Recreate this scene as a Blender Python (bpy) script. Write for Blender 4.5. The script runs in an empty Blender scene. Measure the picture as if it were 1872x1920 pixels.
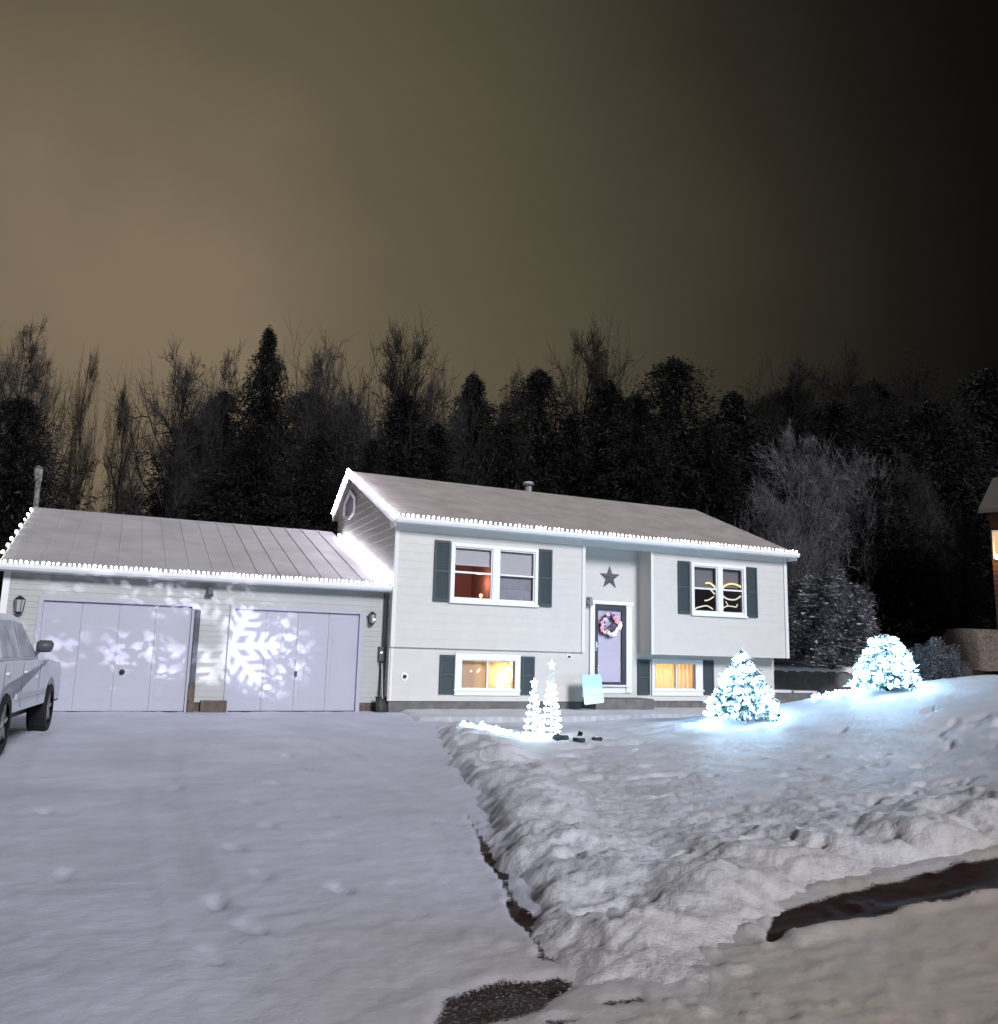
import bpy, bmesh, math, random
import numpy as np
from mathutils import Vector, Matrix
R = math.radians
random.seed(7)
rng = np.random.default_rng(11)
S = bpy.context.scene
COL = S.collection

# ---------------------------------------------------------------- camera
CX, CY, CZ = -5.822, -19.036, 1.153
YAW, PITCH, ROLL, FPX = 23.847, 9.629, 1.468, 1607.0
cam_d = bpy.data.cameras.new('camera')
cam = bpy.data.objects.new('camera', cam_d)
COL.objects.link(cam)
S.camera = cam
cam_d.sensor_fit = 'HORIZONTAL'
cam_d.sensor_width = 36
cam_d.lens = FPX / 1872 * 36
cam_d.clip_end = 600
_y, _t = R(YAW), R(PITCH)
FW = np.array([math.sin(_y)*math.cos(_t), math.cos(_y)*math.cos(_t), math.sin(_t)])
RT = np.array([math.cos(_y), -math.sin(_y), 0.0])
UP = np.cross(RT, FW)
_r = R(ROLL)
cr = RT*math.cos(_r) + UP*math.sin(_r)
cu = -RT*math.sin(_r) + UP*math.cos(_r)
cam.matrix_world = Matrix(((cr[0], cu[0], -FW[0], CX), (cr[1], cu[1], -FW[1], CY), (cr[2], cu[2], -FW[2], CZ), (0, 0, 0, 1)))
CAM = np.array([CX, CY, CZ])


def ray(px, py):
    return FW + cr*(px-936)/FPX - cu*(py-960)/FPX


def on_y(px, py, Y):
    d = ray(px, py)
    return CAM + d*(Y-CY)/d[1]


def on_x(px, py, X):
    d = ray(px, py)
    return CAM + d*(X-CX)/d[0]


def on_z(px, py, Z):
    d = ray(px, py)
    return CAM + d*(Z-CZ)/d[2]


# ---------------------------------------------------------------- world: clouds lit from below by the town to the left
W = bpy.data.worlds.new('World')
S.world = W
W.use_nodes = True
nt = W.node_tree
nt.nodes.clear()


def nd(tree, typ, **kw):
    n = tree.nodes.new(typ)
    for k, v in kw.items():
        setattr(n, k, v)
    return n


tc = nd(nt, 'ShaderNodeTexCoord')
dot = nd(nt, 'ShaderNodeVectorMath', operation='DOT_PRODUCT')
gd = ray(190, 700)
gd = gd/np.linalg.norm(gd)
nrm = nd(nt, 'ShaderNodeVectorMath', operation='NORMALIZE')
nt.links.new(tc.outputs['Generated'], nrm.inputs[0])
nt.links.new(nrm.outputs[0], dot.inputs[0])
dot.inputs[1].default_value = tuple(gd)
noi = nd(nt, 'ShaderNodeTexNoise')
noi.inputs['Scale'].default_value = 3.2
noi.inputs['Detail'].default_value = 5
nt.links.new(nrm.outputs[0], noi.inputs['Vector'])
mad = nd(nt, 'ShaderNodeMath', operation='MULTIPLY_ADD')
mad.inputs[1].default_value = 0.09
cen = nd(nt, 'ShaderNodeMath', operation='SUBTRACT')
cen.inputs[1].default_value = .5
nt.links.new(noi.outputs['Fac'], cen.inputs[0])
nt.links.new(cen.outputs[0], mad.inputs[0])
nt.links.new(dot.outputs['Value'], mad.inputs[2])
rmp = nd(nt, 'ShaderNodeValToRGB')
nt.links.new(mad.outputs[0], rmp.inputs[0])
els = rmp.color_ramp.elements


def lin(*c):
    return tuple([((v/255+.055)/1.055)**2.4 if v > 10 else v/255/12.92 for v in c] + [1])


stops = [(0.0, (84, 80, 86)), (.25, (50, 48, 48)), (.46, (9, 8, 8)), (.58, (17, 15, 13)), (.66, (29, 27, 22)), (.735, (46, 42, 34)), (.80, (64, 60, 48)), (.87, (82, 76, 60)), (.935, (97, 89, 71)), (.98, (116, 104, 84)), (1.0, (128, 113, 93))]
els[0].position = stops[0][0]
els[0].color = lin(*stops[0][1])
els[1].position = stops[-1][0]
els[1].color = lin(*stops[-1][1])
for p_, c_ in stops[1:-1]:
    e_ = els.new(p_)
    e_.color = lin(*c_)
bg = nd(nt, 'ShaderNodeBackground')
bg.inputs['Strength'].default_value = 1.0
nt.links.new(rmp.outputs['Color'], bg.inputs['Color'])
wo = nd(nt, 'ShaderNodeOutputWorld')
nt.links.new(bg.outputs[0], wo.inputs['Surface'])

# ---------------------------------------------------------------- the one broad light on the street side
sd = bpy.data.lights.new('night_light', 'SUN')
sd.energy = 3.35
sd.angle = R(14)
sd.color = (0.93, 0.93, 1.0)
sun = bpy.data.objects.new('night_light', sd)
COL.objects.link(sun)
_az, _el = R(8), R(25)      # comes from the street, a little from the right
sv = Vector((math.sin(_az)*math.cos(_el), -math.cos(_az)*math.cos(_el), math.sin(_el)))
sun.rotation_euler = sv.to_track_quat('Z', 'Y').to_euler()

S.view_settings.view_transform = 'Standard'
S.view_settings.look = 'None'
S.view_settings.exposure = 0
S.view_settings.gamma = 1
S.render.engine = 'CYCLES'
S.cycles.use_denoising = True
S.cycles.sample_clamp_indirect = 2.0
S.cycles.sample_clamp_direct = 0
S.cycles.max_bounces = 6
S.cycles.caustics_reflective = False
S.cycles.caustics_refractive = False


# ================================================================ helpers
def new_mat(name):
    m = bpy.data.materials.new(name)
    m.use_nodes = True
    return m, m.node_tree, m.node_tree.nodes['Principled BSDF']


def mat(name, col, rough=.6, metal=0, noise=0.0, nscale=6, bump=0.0, bscale=40, col2=None, spec=.3, coords='Object'):
    m, t, b = new_mat(name)
    b.inputs['Roughness'].default_value = rough
    b.inputs['Metallic'].default_value = metal
    b.inputs['Specular IOR Level'].default_value = spec
    b.inputs['Base Color'].default_value = (*col, 1)
    tcn = nd(t, 'ShaderNodeTexCoord')
    if noise > 0 or col2:
        n = nd(t, 'ShaderNodeTexNoise')
        n.inputs['Scale'].default_value = nscale
        n.inputs['Detail'].default_value = 6
        n.inputs['Roughness'].default_value = .65
        t.links.new(tcn.outputs[coords], n.inputs['Vector'])
        r = nd(t, 'ShaderNodeValToRGB')
        c2 = col2 or tuple(c*(1-noise) for c in col)
        r.color_ramp.elements[0].position = .35
        r.color_ramp.elements[1].position = .68
        r.color_ramp.elements[0].color = (*c2, 1)
        r.color_ramp.elements[1].color = (*col, 1)
        t.links.new(n.outputs['Fac'], r.inputs[0])
        t.links.new(r.outputs[0], b.inputs['Base Color'])
    if bump > 0:
        n2 = nd(t, 'ShaderNodeTexNoise')
        n2.inputs['Scale'].default_value = bscale
        n2.inputs['Detail'].default_value = 5
        t.links.new(tcn.outputs[coords], n2.inputs['Vector'])
        bp = nd(t, 'ShaderNodeBump')
        bp.inputs['Strength'].default_value = bump
        bp.inputs['Distance'].default_value = .02
        t.links.new(n2.outputs['Fac'], bp.inputs['Height'])
        t.links.new(bp.outputs[0], b.inputs['Normal'])
    return m


def emit(name, col, strength):
    m = bpy.data.materials.new(name)
    m.use_nodes = True
    t = m.node_tree
    t.nodes.clear()
    e = nd(t, 'ShaderNodeEmission')
    e.inputs['Color'].default_value = (*col, 1)
    e.inputs['Strength'].default_value = strength
    o = nd(t, 'ShaderNodeOutputMaterial')
    t.links.new(e.outputs[0], o.inputs[0])
    return m


def snow_mat(name, a, b2, bare=None, scale=1.0, bump=.5, rough=.55, warm=None):
    """snow; 'bare' (r,g,b): shows bare asphalt where the vertex attribute 'bare' is high"""
    m, t, b = new_mat(name)
    b.inputs['Roughness'].default_value = rough
    b.inputs['Specular IOR Level'].default_value = .25
    tcn = nd(t, 'ShaderNodeTexCoord')
    n = nd(t, 'ShaderNodeTexNoise')
    n.inputs['Scale'].default_value = .9*scale
    n.inputs['Detail'].default_value = 8
    n.inputs['Roughness'].default_value = .6
    t.links.new(tcn.outputs['Object'], n.inputs['Vector'])
    r = nd(t, 'ShaderNodeValToRGB')
    r.color_ramp.elements[0].position = .35
    r.color_ramp.elements[1].position = .65
    r.color_ramp.elements[0].color = (*b2, 1)
    r.color_ramp.elements[1].color = (*a, 1)
    t.links.new(n.outputs['Fac'], r.inputs[0])
    last = r.outputs[0]
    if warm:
        aw = nd(t, 'ShaderNodeAttribute', attribute_name='street_tint')  # beige tint, stronger towards the street
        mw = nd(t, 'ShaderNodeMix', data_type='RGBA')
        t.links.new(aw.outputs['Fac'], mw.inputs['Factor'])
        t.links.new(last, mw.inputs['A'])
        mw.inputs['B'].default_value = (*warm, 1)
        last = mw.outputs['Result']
    if bare:
        at = nd(t, 'ShaderNodeAttribute', attribute_name='bare')
        n3 = nd(t, 'ShaderNodeTexNoise')
        n3.inputs['Scale'].default_value = 55
        n3.inputs['Detail'].default_value = 6
        n3.inputs['Roughness'].default_value = .75
        t.links.new(tcn.outputs['Object'], n3.inputs['Vector'])
        s = nd(t, 'ShaderNodeMath', operation='MULTIPLY_ADD')
        t.links.new(n3.outputs['Fac'], s.inputs[0])
        s.inputs[1].default_value = .9
        t.links.new(at.outputs['Fac'], s.inputs[2])
        rr = nd(t, 'ShaderNodeMapRange')
        rr.inputs['From Min'].default_value = .90
        rr.inputs['From Max'].default_value = 1.10
        t.links.new(s.outputs[0], rr.inputs['Value'])
        mx = nd(t, 'ShaderNodeMix', data_type='RGBA')
        t.links.new(rr.outputs[0], mx.inputs['Factor'])
        t.links.new(last, mx.inputs['A'])
        mx.inputs['B'].default_value = (*bare, 1)
        last = mx.outputs['Result']
    t.links.new(last, b.inputs['Base Color'])
    n2 = nd(t, 'ShaderNodeTexNoise')
    n2.inputs['Scale'].default_value = 17*scale
    n2.inputs['Detail'].default_value = 8
    n2.inputs['Roughness'].default_value = .7
    t.links.new(tcn.outputs['Object'], n2.inputs['Vector'])
    bp = nd(t, 'ShaderNodeBump')
    bp.inputs['Strength'].default_value = bump
    bp.inputs['Distance'].default_value = .03
    t.links.new(n2.outputs['Fac'], bp.inputs['Height'])
    t.links.new(bp.outputs[0], b.inputs['Normal'])
    return m


class MB:
    """collects shapes and links them as ONE mesh object"""
    def __init__(s):
        s.v = []
        s.f = []
        s.mi = []

    def add(s, vs, fs, mi=0):
        o = len(s.v)
        s.v += [tuple(map(float, v)) for v in vs]
        s.f += [tuple(i+o for i in f) for f in fs]
        s.mi += [mi]*len(fs)
        return s

    def box(s, x0, x1, y0, y1, z0, z1, mi=0):
        vs = [(x0, y0, z0), (x1, y0, z0), (x1, y1, z0), (x0, y1, z0), (x0, y0, z1), (x1, y0, z1), (x1, y1, z1), (x0, y1, z1)]
        return s.add(vs, [(0, 3, 2, 1), (4, 5, 6, 7), (0, 1, 5, 4), (1, 2, 6, 5), (2, 3, 7, 6), (3, 0, 4, 7)], mi)

    def prism(s, poly, axis, a, b, mi=0):
        """poly: 2D points, extruded along axis 'x','y' or 'z' from a to b"""
        def P(u, v, w):
            return {'x': (w, u, v), 'y': (u, w, v), 'z': (u, v, w)}[axis]
        n = len(poly)
        vs = [P(u, v, a) for u, v in poly] + [P(u, v, b) for u, v in poly]
        fs = [tuple(range(n)), tuple(range(2*n-1, n-1, -1))] + [(i, (i+1) % n, (i+1) % n+n, i+n) for i in range(n)]
        return s.add(vs, fs, mi)

    def tube(s, pts, r, n=6, mi=0, cap=True):
        pts = [Vector(p) for p in pts]
        rs = r if isinstance(r, (list, tuple)) else [r]*len(pts)
        vs = []
        for i, p in enumerate(pts):
            d = (pts[min(i+1, len(pts)-1)]-pts[max(i-1, 0)])
            d = d.normalized() if d.length > 1e-9 else Vector((0, 0, 1))
            a = d.orthogonal().normalized() if i == 0 else (pa - d*pa.dot(d)).normalized()
            pa = a
            b = d.cross(a)
            for k in range(n):
                t = 2*math.pi*k/n
                vs.append(p+(a*math.cos(t)+b*math.sin(t))*rs[i])
        fs = []
        for i in range(len(pts)-1):
            for k in range(n):
                k2 = (k+1) % n
                fs.append((i*n+k, i*n+k2, (i+1)*n+k2, (i+1)*n+k))
        if cap:
            fs += [tuple(range(n-1, -1, -1)), tuple((len(pts)-1)*n+k for k in range(n))]
        return s.add(vs, fs, mi)

    def ball(s, c, r, nu=10, nv=7, mi=0, sc=(1, 1, 1)):
        vs = [(c[0], c[1], c[2]+r*sc[2])]
        for i in range(1, nv):
            t = math.pi*i/nv
            for k in range(nu):
                p = 2*math.pi*k/nu
                vs.append((c[0]+r*sc[0]*math.sin(t)*math.cos(p), c[1]+r*sc[1]*math.sin(t)*math.sin(p), c[2]+r*sc[2]*math.cos(t)))
        vs.append((c[0], c[1], c[2]-r*sc[2]))
        L = len(vs)-1
        fs = [(0, 1+k, 1+(k+1) % nu) for k in range(nu)]
        for i in range(nv-2):
            for k in range(nu):
                a, b = 1+i*nu+k, 1+i*nu+(k+1) % nu
                fs.append((a, a+nu, b+nu, b))
        fs += [(L, 1+(nv-2)*nu+(k+1) % nu, 1+(nv-2)*nu+k) for k in range(nu)]
        return s.add(vs, fs, mi)

    def build(s, name, mats, parent=None, smooth=False, bevel=0, recalc=True):
        me = bpy.data.meshes.new(name)
        me.from_pydata(s.v, [], s.f)
        if not isinstance(mats, (list, tuple)):
            mats = [mats]
        for m in mats:
            me.materials.append(m)
        if len(mats) > 1:
            me.polygons.foreach_set('material_index', s.mi)
        if recalc:
            bm = bmesh.new()
            bm.from_mesh(me)
            bmesh.ops.recalc_face_normals(bm, faces=bm.faces)
            bm.to_mesh(me)
            bm.free()
        me.update()
        if smooth:
            me.polygons.foreach_set('use_smooth', [True]*len(me.polygons))
        o = bpy.data.objects.new(name, me)
        COL.objects.link(o)
        if parent:
            o.parent = parent
            o.matrix_parent_inverse = parent_inv(parent)
        if bevel:
            bv = o.modifiers.new('bevel', 'BEVEL')
            bv.width = bevel
            bv.segments = 2
            bv.limit_method = 'ANGLE'
        return o


def world_of(o):
    m = Matrix.LocRotScale(o.location, o.rotation_euler, o.scale)
    if o.parent:
        return world_of(o.parent) @ o.matrix_parent_inverse @ m
    return m


def parent_inv(p):
    return world_of(p).inverted()


def tag(o, label=None, cat=None, group=None, kind=None):
    if label:
        o['label'] = label
    if cat:
        o['category'] = cat
    if group:
        o['group'] = group
    if kind:
        o['kind'] = kind
    return o


def empty(name, loc, label, cat, group=None):
    o = bpy.data.objects.new(name, None)
    o.empty_display_size = .2
    COL.objects.link(o)
    o.location = loc
    return tag(o, label, cat, group)


def lamp(name, loc, power, col, radius=.03, parent=None):
    l = bpy.data.lights.new(name, 'POINT')
    l.energy = power
    l.color = col
    l.shadow_soft_size = radius
    o = bpy.data.objects.new(name, l)
    COL.objects.link(o)
    o.location = loc
    if parent:
        o.parent = parent
        o.matrix_parent_inverse = parent_inv(parent)
    return o


# ---- numpy gradient-ish value noise
_perm = rng.permutation(4096)


def _h(ix, iy, seed):
    return (_perm[(ix + 57*iy + 131*seed) % 4096].astype(float) + 37*_perm[(ix*3 - iy*7 + seed*17) % 4096]) % 4096/4096


def vnoise(x, y, seed=0):
    x0 = np.floor(x).astype(int)
    y0 = np.floor(y).astype(int)
    fx = x-x0
    fy = y-y0
    ux = fx*fx*fx*(fx*(fx*6-15)+10)
    uy = fy*fy*fy*(fy*(fy*6-15)+10)
    a = _h(x0, y0, seed)*(1-ux)+_h(x0+1, y0, seed)*ux
    b = _h(x0, y0+1, seed)*(1-ux)+_h(x0+1, y0+1, seed)*ux
    return a*(1-uy)+b*uy


def fbm(x, y, o=5, seed=0, gain=.5):
    s = 0
    a = 1
    n = 0
    for k in range(o):
        ca, sa = math.cos(k*1.1), math.sin(k*1.1)
        s = s+a*(vnoise((x*ca-y*sa)*2**k, (x*sa+y*ca)*2**k, seed+k)*2-1)
        n += a
        a *= gain
    return s/n


def sstep(a, b, x):
    t = np.clip((x-a)/(b-a), 0, 1)
    return t*t*(3-2*t)


def np_mesh(name, verts, faces, mats, mi=None, smooth=False, parent=None):
    """verts (N,3) array, faces (M,k) int array"""
    me = bpy.data.meshes.new(name)
    M, k = faces.shape
    me.vertices.add(len(verts))
    me.vertices.foreach_set('co', verts.astype(np.float32).ravel())
    me.loops.add(M*k)
    me.loops.foreach_set('vertex_index', faces.astype(np.int32).ravel())
    me.polygons.add(M)
    me.polygons.foreach_set('loop_start', np.arange(0, M*k, k, dtype=np.int32))
    me.polygons.foreach_set('loop_total', np.full(M, k, dtype=np.int32))
    for m in mats:
        me.materials.append(m)
    if mi is not None:
        me.polygons.foreach_set('material_index', mi.astype(np.int32))
    if smooth:
        me.polygons.foreach_set('use_smooth', np.ones(M, bool))
    me.update(calc_edges=True)
    o = bpy.data.objects.new(name, me)
    COL.objects.link(o)
    if parent:
        o.parent = parent
        o.matrix_parent_inverse = parent_inv(parent)
    return o


# ================================================================ materials
M = dict(
    siding=mat('vinyl_siding', (.60, .58, .545), .55, noise=.06, nscale=3),
    gsiding=mat('garage_siding', (.43, .44, .425), .6, noise=.08, nscale=3),
    trim=mat('white_trim', (.78, .78, .78), .45),
    gutter=mat('white_gutter', (.80, .80, .80), .35),
    soffit=mat('soffit_panel', (.66, .65, .64), .6),
    door_white=mat('garage_door_paint', (.42, .425, .49), .5, noise=.05, nscale=2),
    shutter=mat('slate_shutter', (.045, .062, .07), .5),
    dark=mat('dark_metal', (.02, .02, .022), .4),
    black=mat('black_plastic', (.012, .012, .014), .5),
    concrete=mat('concrete', (.19, .18, .17), .85, noise=.4, nscale=5, bump=.3),
    wood=mat('weathered_wood', (.16, .12, .10), .8, noise=.5, nscale=9),
    greywood=mat('grey_painted_post', (.10, .11, .13), .7, noise=.3, nscale=9),
    panel=mat('storm_door_panel', (.62, .58, .72), .35),
    blind=mat('window_blind', (.52, .52, .56), .7),
    sheer=mat('sheer_curtain', (.33, .33, .38), .9, noise=.25, nscale=7),
    redroom=mat('red_room_wall', (.36, .16, .14), .9),
    darkroom=mat('dark_room_wall', (.06, .055, .06), .9),
    rust=mat('rusty_star_metal', (.20, .19, .20), .5, metal=.4, noise=.4, nscale=12),
    grey=mat('grey_metal', (.25, .25, .26), .5, metal=.5),
    bark=mat('bark', (.006, .005, .0045), .95, noise=.5, nscale=9, bump=.5, bscale=20),
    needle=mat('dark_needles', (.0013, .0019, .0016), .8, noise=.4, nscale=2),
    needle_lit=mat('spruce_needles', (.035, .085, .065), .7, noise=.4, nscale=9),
    frost=mat('frosted_twig', (.065, .06, .06), .85, col2=(.003, .0025, .0022), nscale=1.5),
    twig=mat('bare_twig', (.016, .013, .011), .9, col2=(.003, .0025, .002), nscale=1.2),
    frost2=mat('heavily_frosted_twig', (.24, .235, .25), .85, col2=(.006, .006, .006), nscale=3.4),
    snowtuft=mat('snow_on_branch', (.72, .76, .80), .6),
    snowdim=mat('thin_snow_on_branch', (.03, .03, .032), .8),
    wire=mat('light_wire', (.10, .14, .11), .6),
    stone=mat('grey_block', (.17, .17, .165), .9, noise=.35, nscale=4, bump=.4, bscale=14),
    tyre=mat('tyre_rubber', (.012, .012, .013), .85, bump=.4, bscale=30),
    rim=mat('alloy_rim', (.35, .35, .36), .35, metal=.8),
    brownwall=mat('brown_clapboard', (.07, .045, .03), .8, noise=.3, nscale=3),
    rock=mat('dark_rock', (.05, .055, .06), .85, noise=.5, nscale=8, bump=.5),
)
M['roof_snow'] = snow_mat('dusted_shingle', (.42, .385, .365), (.33, .295, .275), scale=1.7, bump=.6, rough=.8)
M['metal_roof'] = snow_mat('dusted_metal_roof', (.47, .455, .46), (.38, .365, .365), scale=1.2, bump=.25, rough=.6)
M['snow'] = snow_mat('snow', (.66, .67, .70), (.58, .59, .63), scale=1.2, bump=.55)
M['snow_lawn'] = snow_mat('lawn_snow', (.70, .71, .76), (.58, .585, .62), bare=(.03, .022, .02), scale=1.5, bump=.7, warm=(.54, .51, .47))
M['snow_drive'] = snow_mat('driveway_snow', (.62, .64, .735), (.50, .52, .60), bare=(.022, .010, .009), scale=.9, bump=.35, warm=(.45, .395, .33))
M['snow_road'] = M['snow_drive']
M['bulb_cool'] = emit('bulb_cool_white', (.80, .93, 1.0), 11)
M['bulb_tree'] = emit('bulb_tree_white', (.40, .70, 1.0), 85)
M['bulb_cone'] = emit('bulb_cone_white', (.66, .90, 1.0), 17)
M['bulb_green'] = emit('bulb_greenish_white', (.86, 1.0, .84), 9)
M['bulb_snow'] = emit('bulb_in_snow', (.44, .78, 1.0), 60)
M['bulb_rake'] = emit('bulb_rake_white', (.86, .83, 1.0), 95)
M['bulb_flash'] = emit('bulb_garage_rake_white', (.88, .86, 1.0), 34)
M['bulb_lav'] = emit('bulb_lavender_white', (.90, .89, 1.0), 11)
M['bulb_warm'] = emit('bulb_pinkish_white', (1.0, .84, .80), 11)
M['bulb_yel'] = emit('bulb_warm_yellow', (1.0, .82, .42), 1.6)
M['bulb_cream'] = emit('tube_cream', (1.0, .93, .80), 1.1)


M['candle_glint'] = emit('candle_glint_white', (1, .9, .8), 3)


def glass_mat():
    m = bpy.data.materials.new('window_glass')
    m.use_nodes = True
    t = m.node_tree
    t.nodes.clear()
    tr = nd(t, 'ShaderNodeBsdfTransparent')
    gl = nd(t, 'ShaderNodeBsdfGlossy')
    gl.inputs['Roughness'].default_value = .03
    fr = nd(t, 'ShaderNodeFresnel')
    fr.inputs['IOR'].default_value = 1.5
    mx = nd(t, 'ShaderNodeMixShader')
    o = nd(t, 'ShaderNodeOutputMaterial')
    t.links.new(fr.outputs[0], mx.inputs[0])
    t.links.new(tr.outputs[0], mx.inputs[1])
    t.links.new(gl.outputs[0], mx.inputs[2])
    t.links.new(mx.outputs[0], o.inputs[0])
    return m


M['glass'] = glass_mat()


def curtain_mat(name, col, lo=.72):
    m = bpy.data.materials.new(name)
    m.use_nodes = True
    t = m.node_tree
    t.nodes.clear()
    tcn = nd(t, 'ShaderNodeTexCoord')
    mp = nd(t, 'ShaderNodeMapping')
    mp.inputs['Scale'].default_value = (14, 14, .6)
    t.links.new(tcn.outputs['Object'], mp.inputs[0])
    n = nd(t, 'ShaderNodeTexNoise')
    n.inputs['Scale'].default_value = 1
    n.inputs['Detail'].default_value = 2
    t.links.new(mp.outputs[0], n.inputs['Vector'])
    r = nd(t, 'ShaderNodeValToRGB')
    r.color_ramp.elements[0].position = .3
    r.color_ramp.elements[1].position = .7
    r.color_ramp.elements[0].color = (*[c*lo for c in col], 1)
    r.color_ramp.elements[1].color = (*col, 1)
    t.links.new(n.outputs['Fac'], r.inputs[0])
    d = nd(t, 'ShaderNodeBsdfDiffuse')
    tl = nd(t, 'ShaderNodeBsdfTranslucent')
    t.links.new(r.outputs[0], d.inputs[0])
    t.links.new(r.outputs[0], tl.inputs[0])
    mx = nd(t, 'ShaderNodeMixShader')
    mx.inputs[0].default_value = .6
    t.links.new(d.outputs[0], mx.inputs[1])
    t.links.new(tl.outputs[0], mx.inputs[2])
    o = nd(t, 'ShaderNodeOutputMaterial')
    t.links.new(mx.outputs[0], o.inputs[0])
    return m


M['curtain'] = curtain_mat('lit_curtain', (.82, .72, .58), .93)
M['curtain2'] = curtain_mat('pale_lit_curtain', (.84, .76, .58), .88)

# ================================================================ terrain
def drive_z(x, y):
    return -.14+.0165*y + 0.028*np.clip(x+1.5, 0, 12)*sstep(-9, -13, y)


EDGE_PX = [(742, 1336), (800, 1362), (835, 1420), (868, 1475), (890, 1530), (930, 1600), (985, 1720), (1030, 1800), (1045, 1862), (1160, 1885),
           (1290, 1888), (1400, 1866), (1425, 1780), (1490, 1700), (1580, 1668), (1700, 1636), (1872, 1606)]


def hit_drive(px, py):
    z = -.3
    for _ in range(12):
        q = on_z(px, py, z)
        z = float(drive_z(np.array(q[0]), np.array(q[1])))
    return q


EDGE = [hit_drive(*p) for p in EDGE_PX]
EDGE = [(-.2, 1.5)] + [(q[0], q[1]) for q in EDGE]
lx, ly = EDGE[-1]
EDGE += [(lx+3, ly+.9), (lx+9, ly+2.0), (lx+30, ly+3), (60, 10), (60, 60), (-.2, 60)]
EDGE = np.array(EDGE)


def seg_dist(x, y, pts, closed=False):
    d = np.full(x.shape, 1e9)
    n = len(pts)
    for i in range(n if closed else n-1):
        ax, ay = pts[i]
        bx, by = pts[(i+1) % n]
        dx, dy = bx-ax, by-ay
        L = dx*dx+dy*dy+1e-12
        t = np.clip(((x-ax)*dx+(y-ay)*dy)/L, 0, 1)
        d = np.minimum(d, np.hypot(x-ax-t*dx, y-ay-t*dy))
    return d


def inside(x, y, pts):
    c = np.zeros(x.shape, bool)
    n = len(pts)
    j = n-1
    for i in range(n):
        xi, yi = pts[i]
        xj, yj = pts[j]
        cond = ((yi > y) != (yj > y)) & (x < (xj-xi)*(y-yi)/((yj-yi)+1e-12)+xi)
        c ^= cond
        j = i
    return c


def edge_sd(x, y):
    d = seg_dist(x, y, EDGE[:-3], False)
    return np.where(inside(x, y, EDGE), d, -d)


def lawn_base(x, y):
    m = np.interp(x, [3.6, 5.2, 7.1, 8.25, 9.5, 11.05, 13.5], [0, .12, .50, .76, 1.02, 1.27, 1.36])
    crest = y - (-5.05 - .443*(np.clip(x, 5, 14)-7.1))
    mound = m*(1-sstep(.2, 3.6, crest))
    back = 1.25*sstep(17, 24, x)
    base = drive_z(x, y)*(1-sstep(-3, 0, y)) + .10*(1-sstep(-4.5, -2.0, y)) - .06
    base = np.where(y > -2, np.maximum(base, -.10), base)
    return base + np.maximum(mound, back)


def lawn_z(x, y):
    s0 = edge_sd(x, y)
    s = s0 + .16*fbm(x*1.7, y*1.7, 4, 3) + .05*fbm(x*6, y*6, 3, 9)
    zb = lawn_base(x, y)
    zone = sstep(-1.5, -4.5, y)
    road = sstep(-13.2, -14.6, y-.18*x)          # the street side of the bank is a long soft slope
    near = np.exp(-((s-.62)/.5)**2)
    pile = near*(.13+.10*fbm(x*1.5, y*1.5, 3, 21))*zone*(1-.45*road)
    wide = np.exp(-np.clip(s0, 0, 99)/2.6)*zone
    r1 = 1-np.abs(fbm(x*1.05, y*1.05, 4, 5, .5))*2
    r2 = 1-np.abs(fbm(x*2.9+9, y*2.9, 4, 15, .55))*2
    sel = sstep(-.15, .35, fbm(x*.8, y*.8, 2, 25))
    r3 = 1-np.abs(fbm(x*7.5+3, y*7.5, 4, 75, .6))*2
    lump = wide*(.085*(r1-.5)+.055*(r2-.5)*sel+.013*(r3-.5)) + .006*(r3-.5)*sstep(-2, -5, y)
    u = x*math.cos(.35)+y*math.sin(.35)
    v = -x*math.sin(.35)+y*math.cos(.35)
    calm = .35+.65*sstep(-.3, .3, fbm(x*.45, y*.45, 2, 35))
    rip = .062*fbm(u*.55, v*2.1, 5, 31, .62)*sstep(-1.5, -5, y)*calm*(1-.45*sstep(6, 11, x))
    rip = rip + .010*fbm(u*4, v*8, 3, 41)*calm
    pits = -.05*sstep(.30, .6, fbm(u*1.3, v*3.2, 3, 51))*sstep(-4, -6, y)
    z = zb+pile+lump+rip+pits
    k = sstep(-.13, .28, s)*(1-road)+sstep(-.62, .95, s)*road
    low = drive_z(x, y)-.09
    return low*(1-k)+z*k


def street_tint_amount(x, y):
    """how far the snow colour turns beige towards the street"""
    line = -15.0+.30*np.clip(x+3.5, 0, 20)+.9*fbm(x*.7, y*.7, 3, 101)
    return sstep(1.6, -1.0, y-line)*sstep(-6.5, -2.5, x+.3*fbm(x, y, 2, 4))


# polar grid of sight-lines round the camera stand-point: only the mesh density follows it
def polar_grid(na, nd_, d0, d1, a0, a1):
    a = np.radians(np.linspace(a0, a1, na))
    d = d0*(d1/d0)**np.linspace(0, 1, nd_)
    A, D = np.meshgrid(a, d)
    X = CX+np.sin(A)*D
    Y = CY+np.cos(A)*D
    idx = np.arange(na*nd_).reshape(nd_, na)
    F = np.stack([idx[:-1, :-1], idx[:-1, 1:], idx[1:, 1:], idx[1:, :-1]], -1).reshape(-1, 4)
    return X.ravel(), Y.ravel(), F


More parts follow.
